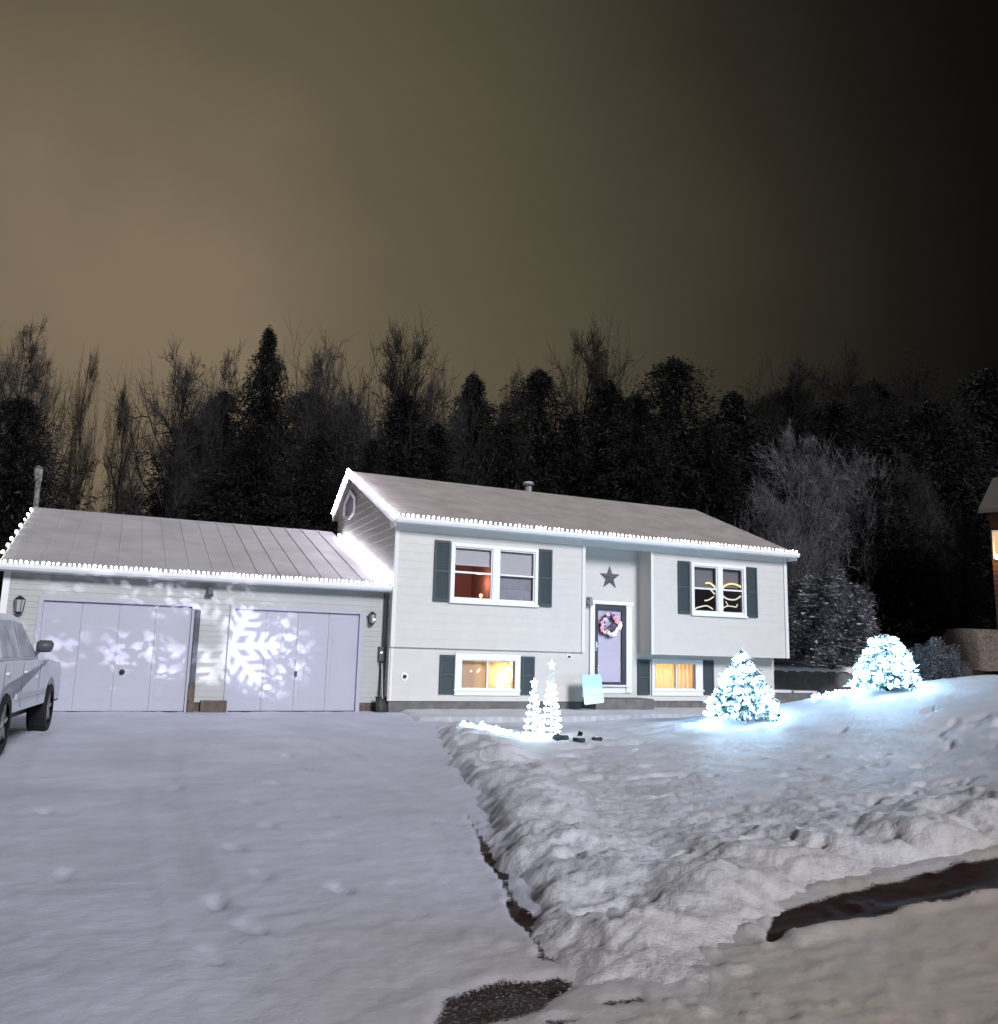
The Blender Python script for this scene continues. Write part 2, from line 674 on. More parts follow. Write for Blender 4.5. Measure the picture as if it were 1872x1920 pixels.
GX, GY, GF = polar_grid(640, 560, 2.6, 75, -16, 72)
GZ = lawn_z(GX, GY)
bareL = np.zeros(len(GX))
sdL = edge_sd(GX, GY)
cx_ = GX[GF].mean(1)
cy_ = GY[GF].mean(1)
csd = sdL[GF].mean(1)
GF2 = GF[csd > -.9]
used = np.unique(GF2)
remap = -np.ones(len(GX), int)
remap[used] = np.arange(len(used))
lawn = np_mesh('lawn', np.stack([GX, GY, GZ], 1)[used], remap[GF2], [M['snow_lawn']], smooth=True)
at = lawn.data.attributes.new('bare', 'FLOAT', 'POINT')
at.data.foreach_set('value', np.zeros(len(used), np.float32))
at = lawn.data.attributes.new('street_tint', 'FLOAT', 'POINT')
at.data.foreach_set('value', street_tint_amount(GX, GY)[used].astype(np.float32))
tag(lawn, kind='structure')

# driveway and road
DX, DY, DF = polar_grid(520, 460, 1.2, 70, -75, 75)
sdD = -edge_sd(DX, DY)
roadline = [(-40, -15.4), (-4.4, -15.35), (EDGE[9][0], EDGE[9][1]-.02)]
DZ = drive_z(DX, DY)+.016*fbm(DX*.9, DY*.9, 4, 61)+.007*fbm(DX*5, DY*5, 3, 66)
DZ += .012*np.clip(fbm(DX*1.1+DY*.2, DY*4.5, 4, 71), 0, 1)
# old tyre tracks up to both doors, under the last snowfall
for xc in (-6.4, -4.95, -3.0, -1.55):
    bend = xc+.35*np.sin(DY*.22+xc)+.22*np.clip(-9-DY, 0, 9)*(.12 if xc < -4 else -.10)
    dd = DX-bend
    DZ -= .014*np.exp(-(dd/.13)**2)*(.5+.5*fbm(DX*.8, DY*.5, 2, 111))
    DZ += .006*np.exp(-((np.abs(dd)-.2)/.05)**2)
# thin drifted ridges lying across the right-hand half
rg_ = 1-np.abs(fbm(DX*.55+3, DY*2.3-.4*DX, 4, 121, .5))*3
DZ += .022*np.clip(rg_-.72, 0, 1)*sstep(-5.5, -3.5, DX)
DZ += .004*fbm(DX*14, DY*14, 3, 131)
# crumbs that rolled off the bank
DZ += .06*np.clip(fbm(DX*8, DY*8, 3, 141)-.22, 0, 1)*np.exp(-np.clip(sdD, 0, 9)/.45)
DZ += .02*np.clip(fbm(DX*5, DY*5, 3, 151)-.38, 0, 1)
tr = np.zeros(len(DX))
foot_px = [(398, 1790), (470, 1742), (405, 1690), (490, 1640), (440, 1590), (505, 1548), (470, 1505), (520, 1470), (330, 1478), (85, 1522), (620, 1530), (120, 1640), (640, 1665), (560, 1440), (540, 1415), (575, 1392)]
for i, (px, py) in enumerate(foot_px):
    q = hit_drive(px, py)
    a = .25+.2*math.sin(i*2.1)
    u = (DX-q[0])*math.cos(a)+(DY-q[1])*math.sin(a)
    v = -(DX-q[0])*math.sin(a)+(DY-q[1])*math.cos(a)
    rr = ((np.abs(u)/.055)**3+(np.abs(v)/.135)**3)
    DZ -= .045*np.exp(-rr**1.3)*(.5+.5*((i*7) % 5)/4)
# bare asphalt: along the foot of the bank, at the driveway mouth, along the kerb
def px_line(pts):
    return [tuple(hit_drive(*p)[:2]) for p in pts]


def patch(line, w, amt, wob=.35):
    w = np.asarray(w, float)
    d = np.full(DX.shape, 1e9)
    best = np.zeros(DX.shape)
    for i in range(len(line)-1):
        (ax, ay), (bx, by) = line[i], line[i+1]
        dx, dy = bx-ax, by-ay
        t = np.clip(((DX-ax)*dx+(DY-ay)*dy)/(dx*dx+dy*dy+1e-9), 0, 1)
        dd = np.hypot(DX-ax-t*dx, DY-ay-t*dy)/(w[i]*(1-t)+w[i+1]*t)
        d = np.minimum(d, dd)
    return amt*(1-sstep(.55, 1.15, d+wob*fbm(DX*4, DY*4, 3, 81)))


bare = np.zeros(len(DX))
for line, w, amt in [
    ([(900, 1566), (926, 1612), (948, 1645)], [.04, .085, .05], .74),
    ([(958, 1690), (986, 1722), (1018, 1748)], [.05, .10, .05], .78),
    ([(878, 1530), (900, 1566), (950, 1660), (988, 1735), (1026, 1800)], [.02, .035, .035, .035, .02], .62),
    ([(1015, 1792), (1040, 1800)], [.05, .04], .6),
    ([(845, 1925), (900, 1885), (965, 1865), (1045, 1845)], [.12, .20, .20, .10], .68),
    ([(1135, 1882), (1200, 1874)], [.035, .03], .6),
    ([(1035, 1912), (1070, 1910)], [.04, .03], .6),
    ([(1440, 1762), (1500, 1722), (1600, 1700), (1740, 1668), (1872, 1636), (1990, 1610)], [.03, .20, .29, .33, .37, .37], .85),
    ([(0, 1395), (60, 1385), (95, 1372)], [.25, .22, .12], .45),
]:
    bare = np.maximum(bare, patch(px_line(line), w, amt, .10 if amt == .85 else .35))
DZ -= .018*np.clip(bare*1.5, 0, 1)
# thin ridge of snow on the road side of the bare strip
kerb = px_line([(1500, 1756), (1600, 1728), (1740, 1696), (1872, 1668), (1990, 1640)])
DZ += .035*np.exp(-(seg_dist(DX, DY, kerb)/.10)**2)*(1+.6*fbm(DX*3, DY*3, 3, 91))
fc = DX[DF].mean(1), DY[DF].mean(1)
yl = np.interp(fc[0], [q[0] for q in roadline]+[EDGE[13][0], EDGE[-8][0], 60], [q[1] for q in roadline]+[EDGE[13][1], EDGE[-8][1], -8])
is_road = (fc[1] < yl+.05) & (fc[0] > -4.3)
sdc = sdD[DF].mean(1)
for nm, mask, mm in (('driveway', ~is_road & (sdc > -.6), M['snow_drive']), ('road', is_road & (sdc > -.6), M['snow_road'])):
    f = DF[mask]
    u = np.unique(f)
    rm = -np.ones(len(DX), int)
    rm[u] = np.arange(len(u))
    o = np_mesh(nm, np.stack([DX, DY, DZ], 1)[u], rm[f], [mm], smooth=True)
    a = o.data.attributes.new('bare', 'FLOAT', 'POINT')
    a.data.foreach_set('value', bare[u].astype(np.float32))
    a = o.data.attributes.new('street_tint', 'FLOAT', 'POINT')
    a.data.foreach_set('value', street_tint_amount(DX, DY)[u].astype(np.float32))
    tag(o, kind='structure')
# the wide ground under and beyond everything
gx, gy = np.meshgrid(np.linspace(-220, 260, 97), np.linspace(-160, 260, 85))
gz = -1.2 + 1.6*sstep(30, 60, gy)+1.7*sstep(16, 26, gx)*sstep(-12, -4, gy)
gi = np.arange(gx.size).reshape(gx.shape)
gF = np.stack([gi[:-1, :-1], gi[:-1, 1:], gi[1:, 1:], gi[1:, :-1]], -1).reshape(-1, 4)
g = np_mesh('ground', np.stack([gx.ravel(), gy.ravel(), gz.ravel()], 1), gF, [M['snow']], smooth=True)
tag(g, kind='structure')


def hit_lawn(px, py):
    """where the line of sight through a picture point first meets the lawn"""
    for _ in range(40):
        d = ray(px, py)
        tt = np.arange(6, 32, .04)
        P_ = CAM+d[None, :]*tt[:, None]
        below_ = P_[:, 2] < lawn_z(P_[:, 0], P_[:, 1])
        if below_.any() and P_[np.argmax(below_), 1] < -2.2:
            return P_[np.argmax(below_)]
        py += 1.5
    return P_[100]


def gz_at(x, y):
    return float(lawn_z(np.array([x]), np.array([y]))[0])


# ================================================================ house
HW = 11.607
OV = 1.33       # underside of the upper storey
LY = .07        # lower wall, left part
EY = .59        # entry wall and lower wall, right part
EZ, EYY = 4.29, -.304
RYY, RZ = 4.35, 6.234
BY, BZ = 6.0, 5.253
XE0, XE1 = -.13, 11.72
house = empty('house', (0, 0, 0), 'pale split level house with lit eaves, slate shutters and a recessed front door', 'house')


def lap_strip(mb, P0, u, n, length, z0, z1, openings, course=.2, lap=.006, clip=None):
    """lapped siding on a wall: P0 base point, u along, n outward; openings in (u0,u1,z0,z1)"""
    z = z0
    brks = sorted(set([z0, z1] + [o[2] for o in openings] + [o[3] for o in openings]))
    zs = []
    k = 0
    while z0+k*course < z1-1e-6:
        zs.append(z0+k*course)
        k += 1
    for zc in zs:
        top = min(zc+course, z1)
        cuts = [zc]+[b for b in brks if zc+1e-4 < b < top-1e-4]+[top]
        for a, b in zip(cuts[:-1], cuts[1:]):
            mid = (a+b)/2
            u0s = [0.0]
            segs = []
            cur = 0.0
            lo, hi = 0.0, length
            if clip:
                lo, hi = clip(mid)
                if hi-lo < .02:
                    continue
            cur = lo
            for o in sorted(openings):
                if o[2] < mid < o[3]:
                    if o[0] > cur:
                        segs.append((cur, o[0]))
                    cur = max(cur, o[1])
            if cur < hi:
                segs.append((cur, hi))
            oa = lap*(1-(a-zc)/course)
            ob = lap*(1-(b-zc)/course)
            for s0, s1 in segs:
                sa0, sa1, sb0, sb1 = s0, s1, s0, s1
                if clip:
                    la, ha = clip(a)
                    lb, hb = clip(b)
                    if s0 == lo:
                        sa0, sb0 = la, lb
                    if s1 == hi:
                        sa1, sb1 = ha, max(hb, lb)
                p = [P0+u*sa0+n*oa+Vector((0, 0, a)), P0+u*sa1+n*oa+Vector((0, 0, a)), P0+u*sb1+n*ob+Vector((0, 0, b)), P0+u*sb0+n*ob+Vector((0, 0, b))]
                mb.add(p, [(0, 1, 2, 3)])
                if a == zc:
                    q = [P0+u*sa0+Vector((0, 0, a)), P0+u*sa1+Vector((0, 0, a)), p[1], p[0]]
                    mb.add(q, [(0, 1, 2, 3)])


X_, Y_, Z_ = Vector((1, 0, 0)), Vector((0, 1, 0)), Vector((0, 0, 1))
UW = (1.365, 3.683, 2.423, 3.835)
VW = (8.309, 10.155, 2.423, 3.835)
LWn = (1.578, 3.268, .254, 1.222)
RWn = (7.425, 9.089, .254, 1.222)
DOOR = (5.62, 6.62, .30, 2.63)
R0, R1 = 5.032, 7.019
TOPW = 4.16
w = MB()
V = Vector
lap_strip(w, V((0, 0, 0)), X_, -Y_, R0, OV, TOPW, [UW])
lap_strip(w, V((R1, 0, 0)), X_, -Y_, HW-R1, OV, TOPW, [(VW[0]-R1, VW[1]-R1, VW[2], VW[3])])
lap_strip(w, V((0, LY, 0)), X_, -Y_, R0, .12, OV, [LWn])
lap_strip(w, V((R1, EY, 0)), X_, -Y_, HW-R1, .12, OV, [(RWn[0]-R1, RWn[1]-R1, RWn[2], RWn[3])])
lap_strip(w, V((R0, EY, 0)), X_, -Y_, R1-R0, .12, TOPW, [(DOOR[0]-R0, DOOR[1]-R0, DOOR[2], DOOR[3])])
# returns of the recess and the underside of the overhang
w.add([(R0, 0, OV), (R0, EY, OV), (R0, EY, TOPW), (R0, 0, TOPW)], [(0, 1, 2, 3)])
w.add([(R0, LY, .12), (R0, EY, .12), (R0, EY, OV), (R0, LY, OV)], [(0, 1, 2, 3)])
w.add([(R1, 0, OV), (R1, EY, OV), (R1, EY, TOPW), (R1, 0, TOPW)], [(0, 1, 2, 3)])
w.add([(0, 0, OV), (R0, 0, OV), (R0, LY, OV), (0, LY, OV)], [(0, 1, 2, 3)])
w.add([(R1, 0, OV), (HW, 0, OV), (HW, EY, OV), (R1, EY, OV)], [(0, 1, 2, 3)])


def gclip(z):
    """extent of the left gable wall at height z, measured from the front"""
    y0 = 0.0 if z < TOPW else min(RYY, (z-.10-TOPW)*((RYY-EYY)/(RZ-EZ)))
    y1 = BY-.05
    zr = z+.16
    if zr > BZ:
        y1 = min(y1, RYY+(RZ-zr)*((BY-RYY)/(RZ-BZ)))
    return max(0, y0), y1


lap_strip(w, V((0, 0, 0)), Y_, -X_, BY-.05, .12, RZ-.20, [], course=.2, lap=.015, clip=gclip)
# right side and rear walls
for xx in (HW,):
    pts = [(EY, .12), (BY-.05, .12), (BY-.05, BZ-.16), (RYY, RZ-.2), (0, TOPW+.06), (0, OV), (EY, OV)]
    w.add([(xx, a, b) for a, b in pts], [tuple(range(len(pts)))])
w.add([(0, BY-.05, .12), (HW, BY-.05, .12), (HW, BY-.05, BZ-.16), (0, BY-.05, BZ-.16)], [(0, 1, 2, 3)])
w.build('wall', M['siding'], house, recalc=False)
f = MB()
f.box(.02, R0-.01, LY+.03, 1.2, -.5, .118)
f.box(R0, HW-.02, EY+.03, 1.2, -.5, .118)
f.box(.021, HW-.021, 1.2, BY-.1, -.5, .117)
f.build('foundation', M['concrete'], house)
# corner boards
c = MB()
c.box(-.035, .06, -.035, .0, OV, TOPW)
c.box(-.035, .0, .0, .07, OV, TOPW)
c.box(-.035, .06, LY-.035, LY-.002, .12, OV-.003)
c.box(HW-.08, HW+.03, -.035, .0, OV, TOPW)
c.box(R0-.09, R0+.0, -.03, -.001, OV, TOPW)
c.box(R1-.0, R1+.08, -.03, -.001, OV, TOPW)
c.box(-.03, HW, -.022, -.001, TOPW-.14, TOPW)
c.build('corner_board', mat('corner_trim', (.70, .69, .66), .5), house)
# roof: front slope, rear slope
rt = .14
sl = (RZ-EZ)/(RYY-EYY)
rf = MB()
rf.prism([(EYY-.03, EZ-.01), (RYY, RZ), (BY+.12, BZ-.07), (BY+.12, BZ-.07-rt), (RYY, RZ-rt), (EYY-.03, EZ-.01-rt*.6)], 'x', XE0, XE1)
bmr = rf.build('roof', M['roof_snow'], house)
f = MB()
f.box(XE0, XE1, EYY-.05, EYY-.031, EZ-.17, EZ-.02)
f.build('fascia', M['gutter'], house)
f = MB()
gp = [(EYY-.17, EZ-.02), (EYY-.165, EZ-.09), (EYY-.13, EZ-.14), (EYY-.052, EZ-.14), (EYY-.052, EZ-.125), (EYY-.12, EZ-.125), (EYY-.15, EZ-.085), (EYY-.155, EZ-.02)]
f.prism(gp, 'x', XE0-.01, XE1+.01)
f.build('gutter', M['gutter'], house)
f = MB()
f.box(XE0+.01, XE1-.01, EYY-.03, -.0005, TOPW+.0, TOPW+.02)
f.box(R0, R1, 0, EY-.001, TOPW+.0, TOPW+.02)
f.build('soffit', M['soffit'], house)
# rake boards on both gable ends
for xa, xb in ((XE0-.02, XE0-.001), (XE1+.001, XE1+.02)):
    f = MB()
    f.prism([(EYY-.03, EZ-.005), (RYY, RZ+.01), (RYY, RZ-.20), (EYY-.03, EZ-.21)], 'x', xa, xb)
    f.prism([(RYY+.001, RZ+.01), (BY+.1, BZ-.05), (BY+.1, BZ-.25), (RYY+.001, RZ-.20)], 'x', xa, xb)
    f.prism([(EYY-.03, EZ-.215), (EYY+.35, EZ-.06), (EYY+.35, EZ-.215)], 'x', xa, xb)
    f.build('rake_board', M['gutter'], house)
# flashing / frieze band line on the gable and five sided gable vent
f = MB()
fr0 = [(RYY+.08-.62, 4.98), (RYY+.08-.62, 5.42), (RYY+.08, 5.74), (RYY+.08+.62, 5.42), (RYY+.08+.62, 4.98), (RYY+.08, 4.86)]
vin = [(RYY+.08-.52, 5.05), (RYY+.08-.52, 5.37), (RYY+.08, 5.64), (RYY+.08+.52, 5.37), (RYY+.08+.52, 5.05), (RYY+.08, 4.95)]
for i in range(6):
    a, b = fr0[i], fr0[(i+1) % 6]
    c2, d2 = vin[(i+1) % 6], vin[i]
    vs = []
    for xx in (-.035, -.085):
        vs += [(xx, *a), (xx, *b), (xx, *c2), (xx, *d2)]
    f.add(vs, [(0, 1, 2, 3), (4, 7, 6, 5), (0, 4, 5, 1), (1, 5, 6, 2), (2, 6, 7, 3), (3, 7, 4, 0)])
gv = f.build('gable_vent', M['trim'], house)
f = MB()
f.add([(-.037, *q) for q in vin], [tuple(range(6))])
for k in range(6):
    zz = 5.05+k*.09
    hw_ = .5 if zz < 5.35 else .5*(5.64-zz)/.28
    f.add([(-.06, RYY+.08-hw_, zz), (-.06, RYY+.08+hw_, zz), (-.038, RYY+.08+hw_, zz+.05), (-.038, RYY+.08-hw_, zz+.05)], [(0, 1, 2, 3)])
f.build('louvre', mat('louvre_grey', (.30, .29, .33), .7), gv, recalc=False)
# roof vent stack
vp = on_y(991, 912, RYY+.3)
f = MB()
f.tube([(vp[0], RYY+.3, RZ-.2), (vp[0], RYY+.3, RZ+.22)], .12, 12)
f.tube([(vp[0], RYY+.3, RZ+.24), (vp[0], RYY+.3, RZ+.30)], [.2, .16], 12)
vs_ = f.build('roof_vent', M['grey'], house)
f = MB()
f.ball((vp[0], RYY+.3, RZ+.32), .17, 12, 6, sc=(1, 1, .28))
f.build('snow_cap', M['snow'], vs_)


# ---- windows
def double_window(x0, x1, z0, z1, wy, mull, sash_kind, label=None):
    """two sashes side by side in a wide white casing"""
    fr = MB()
    t = .085
    yo = wy-.045
    fr.box(x0, x1, yo, wy+.10, z1-t, z1)
    fr.box(x0, x1, yo, wy+.10, z0, z0+t)
    fr.box(x0, x0+t, yo, wy+.10, z0+t, z1-t)
    fr.box(x1-t, x1, yo, wy+.10, z0+t, z1-t)
    fr.box(mull[0], mull[1], yo+.004, wy+.09, z0+t, z1-t)
    fr.box(x0-.02, x1+.02, yo-.03, yo-.001, z0-.03, z0+.02)
    wn = fr.build('window', M['trim'], house)
    if label:
        wn['label'] = label
    for a, b in ((x0+t, mull[0]), (mull[1], x1-t)):
        sm = MB()
        q = .032
        sm.box(a, b, wy-.01, wy+.05, z1-t-q, z1-t)
        sm.box(a, b, wy-.01, wy+.05, z0+t, z0+t+q)
        sm.box(a, a+q, wy-.01, wy+.05, z0+t+q, z1-t-q)
        sm.box(b-q, b, wy-.01, wy+.05, z0+t+q, z1-t-q)
        if sash_kind == 'hung':
            zm = (z0+z1)/2+.01
            sm.box(a+q, b-q, wy-.016, wy+.05, zm-.022, zm+.022)
        sm.build('sash', M['trim'], wn)
        g_ = MB()
        g_.box(a+q*.5, b-q*.5, wy+.018, wy+.024, z0+t+q*.5, z1-t-q*.5)
        g_.build('pane', M['glass'], wn)
    return wn


def room(parent, x0, x1, y0, depth, z0, z1, m, name='room_interior'):
    r_ = MB()
    y1 = y0+depth
    vs = [(x0, y0, z0), (x1, y0, z0), (x1, y1, z0), (x0, y1, z0), (x0, y0, z1), (x1, y0, z1), (x1, y1, z1), (x0, y1, z1)]
    r_.add(vs, [(0, 1, 2, 3), (7, 6, 5, 4), (1, 5, 6, 2), (3, 2, 6, 7), (0, 3, 7, 4)])
    return r_.build(name, m, parent, recalc=False)


def shutter(x0, x1, z0, z1, wy):
    s_ = MB()
    yo = wy-.05
    b = .05
    s_.box(x0, x0+b, yo, wy-.016, z0, z1)
    s_.box(x1-b, x1, yo, wy-.016, z0, z1)
    s_.box(x0+b, x1-b, yo, wy-.016, z1-b*1.3, z1)
    s_.box(x0+b, x1-b, yo, wy-.016, z0, z0+b*1.3)
    mid = (z0+z1)/2
    s_.box(x0+b, x1-b, yo+.001, wy-.016, mid-.03, mid+.03)
    n_ = int((z1-z0)/.055)
    for k in range(n_):
        za = z0+b*1.3+(z1-z0-b*2.6)*k/n_
        s_.add([(x0+b, yo+.006, za), (x1-b, yo+.006, za), (x1-b, yo+.026, za+.045), (x0+b, yo+.026, za+.045)], [(0, 1, 2, 3)])
    s_.box(x0+b, x1-b, wy-.024, wy-.016, z0+b, z1-b)
    return s_.build('shutter', M['shutter'], house, recalc=False)


# mullions in world x from their picture columns
mu = [on_y(923, 1075, 0)[0], on_y(935.5, 1075, 0)[0]]
mv = [on_y(1345, 1100, 0)[0], on_y(1354, 1100, 0)[0]]
win_ul = double_window(*UW, 0, mu, 'hung', 'wide window with a raised blind over a red lit room')
room(win_ul, UW[0]+.1, mu[1]-.01, .12, 1.6, UW[2]-.4, UW[3]+.2, M['redroom'])
room(win_ul, mu[1]+.01, UW[1]-.1, .12, .8, UW[2]-.4, UW[3]+.2, M['darkroom'])


def blind(parent, x0, x1, z0, z1, y, m, name='blind', pitch=.05):
    b_ = MB()
    n_ = max(2, int((z1-z0)/pitch))
    for k in range(n_):
        za = z0+(z1-z0)*k/n_
        zb = z0+(z1-z0)*(k+1)/n_
        b_.add([(x0, y, za), (x1, y, za), (x1, y+.012, zb), (x0, y+.012, zb)], [(0, 1, 2, 3)])
    b_.box(x0, x1, y-.012, y+.012, z0-.03, z0-.002)
    return b_.build(name, m, parent, recalc=False)


zb_ = on_y(880, 1058, 0)[2]
blind(win_ul, UW[0]+.12, mu[0]-.02, zb_, UW[3]-.09, .075, M['blind'])
blind(win_ul, mu[1]+.02, UW[1]-.12, (UW[2]+UW[3])/2, UW[3]-.09, .075, M['blind'])
blind(win_ul, mu[1]+.02, UW[1]-.12, UW[2]+.12, (UW[2]+UW[3])/2-.035, .085, M['sheer'], 'curtain', pitch=.2)
lp = on_y(902, 1119, .5)
f = MB()
f.ball((lp[0], .5, lp[2]+.03), .05, 10, 7)
f.tube([(lp[0], .5, UW[2]-.38), (lp[0], .5, lp[2]-.02)], .012, 6)
f.build('table_lamp', emit('lamp_glow', (1.0, .72, .36), 2.2), win_ul)
lamp('room_light', (lp[0], .62, lp[2]+.35), 9, (1.0, .62, .42), .06, win_ul)

win_ur = double_window(*VW, 0, mv, 'hung', 'wide upper window with glowing cream ring decorations behind dark glass')
room(win_ur, VW[0]+.1, VW[1]-.1, .16, 1.5, VW[2]-.2, VW[3]+.2, M['darkroom'])
zmv = (VW[2]+VW[3])/2+.03
blind(win_ur, VW[0]+.12, mv[0]-.02, zmv+.02, VW[3]-.09, .125, mat('grey_shade', (.20, .20, .22), .8))
blind(win_ur, mv[1]+.02, VW[1]-.12, zmv+.09, VW[3]-.09, .125, mat('taupe_shade', (.22, .20, .21), .8))


def glow_tube(parent, pts_px, r, m, Y=.055):
    pts = [on_y(px, py, Y) for px, py in pts_px]
    # smooth by Catmull-Rom
    P = [pts[0]]+pts+[pts[-1]]
    out = []
    for i in range(1, len(P)-2):
        for t in np.linspace(0, 1, 6, endpoint=False):
            a, b, c_, d = P[i-1], P[i], P[i+1], P[i+2]
            out.append(.5*((2*b)+(-a+c_)*t+(2*a-5*b+4*c_-d)*t*t+(-a+3*b-3*c_+d)*t**3))
    out.append(pts[-1])
    q = MB()
    q.tube(out, r, 6)
    return q.build('light_tube', m, parent, smooth=True)


deco = empty('window_light_display', tuple(on_y(1346, 1125, .055)), 'glowing cream tube rings and arcs hung inside the upper window right of the door', 'window decoration')
glow_tube(deco, [(1323.5, 1094), (1330, 1093), (1337, 1097), (1343, 1104)], .024, M['bulb_yel'])
glow_tube(deco, [(1331, 1103), (1336, 1109), (1340.5, 1114)], .020, M['bulb_cream'])
glow_tube(deco, [(1322, 1126), (1329, 1125), (1338.5, 1119)], .020, M['bulb_cream'])
glow_tube(deco, [(1353, 1107), (1359, 1099), (1369, 1095), (1380, 1096), (1390, 1101), (1395, 1108)], .026, M['bulb_yel'])
glow_tube(deco, [(1353, 1114), (1359, 1120), (1368, 1124), (1380, 1124), (1389, 1118)], .022, M['bulb_cream'])
glow_tube(deco, [(1300, 1148), (1305, 1141), (1313, 1138), (1326, 1136), (1337, 1142)], .019, M['bulb_cream'])
glow_tube(deco, [(1356, 1150), (1352.5, 1145), (1357, 1140), (1364, 1136.5), (1373, 1137), (1381, 1138), (1383, 1133)], .017, M['bulb_cream'])
glow_tube(deco, [(1361, 1128), (1364, 1132), (1365, 1136)], .013, M['bulb_cream'])


def slider(x, wy, glass, bar, label, lit):
    x0, x1, z0, z1 = x
    fr = MB()
    ga, gb, gc, gd_ = glass
    yo = wy-.05
    fr.box(x0, x1, yo, wy+.08, gd_, z1)
    fr.box(x0, x1, yo, wy+.08, z0, gc)
    fr.box(x0, ga, yo, wy+.08, gc, gd_)
    fr.box(gb, x1, yo, wy+.08, gc, gd_)
    fr.box(x0-.02, x1+.02, yo-.025, yo-.001, gc-.05, gc-.01)
    wn = fr.build('window', M['trim'], house)
    wn['label'] = label
    sm = MB()
    sm.box(bar-.02, bar+.02, wy-.02, wy+.05, gc, gd_)
    for a, b in ((ga, bar-.02), (bar+.02, gb)):
        sm.box(a, b, wy-.0, wy+.05, gd_-.025, gd_)
        sm.box(a, b, wy-.0, wy+.05, gc, gc+.025)
    sm.build('sash', M['trim'], wn)
    for a, b in ((ga, bar-.021), (bar+.021, gb)):
        g_ = MB()
        g_.box(a, b, wy+.02, wy+.026, gc+.01, gd_-.01)
        g_.build('pane', M['glass'], wn)
    return wn


def yx(px, py, Y):
    return on_y(px, py, Y)


gl = (on_y(865, 1260, LY)[0], on_y(964.5, 1260, LY)[0], on_y(915, 1292, LY)[2], on_y(915, 1238.5, LY)[2])
bar = on_y(913.5, 1260, LY)[0]
win_ll = slider(LWn, LY, gl, bar, 'low window glowing orange with the brightest light behind its right half', True)
room(win_ll, gl[0]-.15, gl[1]+.15, LY+.13, 1.2, gl[2]-.3, gl[3]+.25, mat('warm_room', (.55, .38, .26), .9))


def curtain(parent, x0, x1, z0, z1, y, m, amp=.02, wl=.11):
    n_ = int((x1-x0)/.012)
    q = MB()
    vs = []
    for i in range(n_+1):
        x = x0+(x1-x0)*i/n_
        vs += [(x, y+amp*math.sin(x*6.283/wl)+amp*.4*math.sin(x*41), z0), (x, y+amp*math.sin(x*6.283/wl+.3), z1)]
    q.add(vs, [(2*i, 2*i+2, 2*i+3, 2*i+1) for i in range(n_)])
    return q.build('curtain', m, parent, smooth=True, recalc=False)


curtain(win_ll, gl[0]-.1, gl[1]+.1, gl[2]-.2, gl[3]+.2, LY+.16, M['curtain'], .004, .3)
pL = on_y(939, 1267, LY+.16)
lamp('room_light', (pL[0]+.06, LY+.16+.26, pL[2]), 34, (1.0, .60, .20), .09, win_ll)
f = MB()
for px_, py_ in ((883.5, 1258.5), (896, 1259.5), (899, 1256)):
    q = on_y(px_, py_, LY+.045)
    f = MB()
    f.ball(q, .02, 8, 6)
    f.build('candle_bulb', M['candle_glint'], win_ll)
gr = (on_y(1226.5, 1268, EY)[0], on_y(1303, 1268, EY)[0], on_y(1265, 1292.5, EY)[2], on_y(1265, 1243.5, EY)[2])
barr = on_y(1268, 1268, EY)[0]
win_lr = slider(RWn, EY, gr, barr, 'low window beside the door with evenly lit yellow curtains', True)
room(win_lr, gr[0]-.15, gr[1]+.15, EY+.13, 1.2, gr[2]-.3, gr[3]+.25, mat('warm_room_two', (.6, .5, .35), .9))
curtain(win_lr, gr[0]-.1, gr[1]+.1, gr[2]-.2, gr[3]+.2, EY+.16, M['curtain2'], .022, .13)
pR = on_y(1247, 1265, EY+.16)
lamp('room_light', (pR[0], EY+.16+.55, pR[2]), 28, (1.0, .66, .28), .1, win_lr)
lamp('room_light', (pR[0]+.75, EY+.16+.6, pR[2]), 19, (1.0, .62, .32), .1, win_lr)

# shutters (eight)
for (pa, pb, pt, pbm, wy) in ((814.5, 844, 1013, 1128, 0), (1011, 1036, 1030, 1138, 0), (1273, 1295, 1052, 1151, 0), (1402, 1421, 1064, 1158, 0),
                              (825, 853.5, 1228, 1302, LY), (978.5, 1003, 1231, 1303, LY), (1197, 1219.5, 1237, 1303, EY), (1318.5, 1339.5, 1238, 1303, EY)):
    mx_ = (pa+pb)/2
    a = on_y(pa, (pt+pbm)/2, wy-.05)
    b = on_y(pb, (pt+pbm)/2, wy-.05)
    shutter(a[0], b[0], on_y(mx_, pbm, wy-.05)[2], on_y(mx_, pt, wy-.05)[2], wy)

# ---- front door
dx0, dx1, dz0, dz1 = 5.646, 6.602, .525, 2.596
f = MB()
f.box(dx0-.14, dx0-.005, EY-.07, EY+.1, dz0-.2, dz1+.0)
f.box(dx1+.005, dx1+.17, EY-.07, EY+.1, dz0-.2, dz1+.0)
f.box(dx0-.22, dx1+.22, EY-.09, EY+.1, dz1+.005, dz1+.10)
dr = f.build('door_frame', M['trim'], house)
f = MB()
y0 = EY-.045
gx0, gx1 = on_y(1121.8, 1200, y0)[0], on_y(1166.5, 1200, y0)[0]
gz1_, gz0_ = on_y(1144, 1144.5, y0)[2], on_y(1150, 1279, y0)[2]
f.box(dx0, gx0, y0, EY, dz0, dz1)
f.box(gx1, dx1, y0, EY, dz0, dz1)
f.box(gx0, gx1, y0, EY, gz1_, dz1)
f.box(gx0, gx1, y0, EY, dz0, gz0_)
dd = f.build('storm_door', mat('charcoal_door_frame', (.05, .048, .058), .45), house)
f = MB()
f.box(gx0, gx1, EY+.01, EY+.05, gz0_, gz1_)
f.build('door_panel', M['panel'], dd)
f = MB()
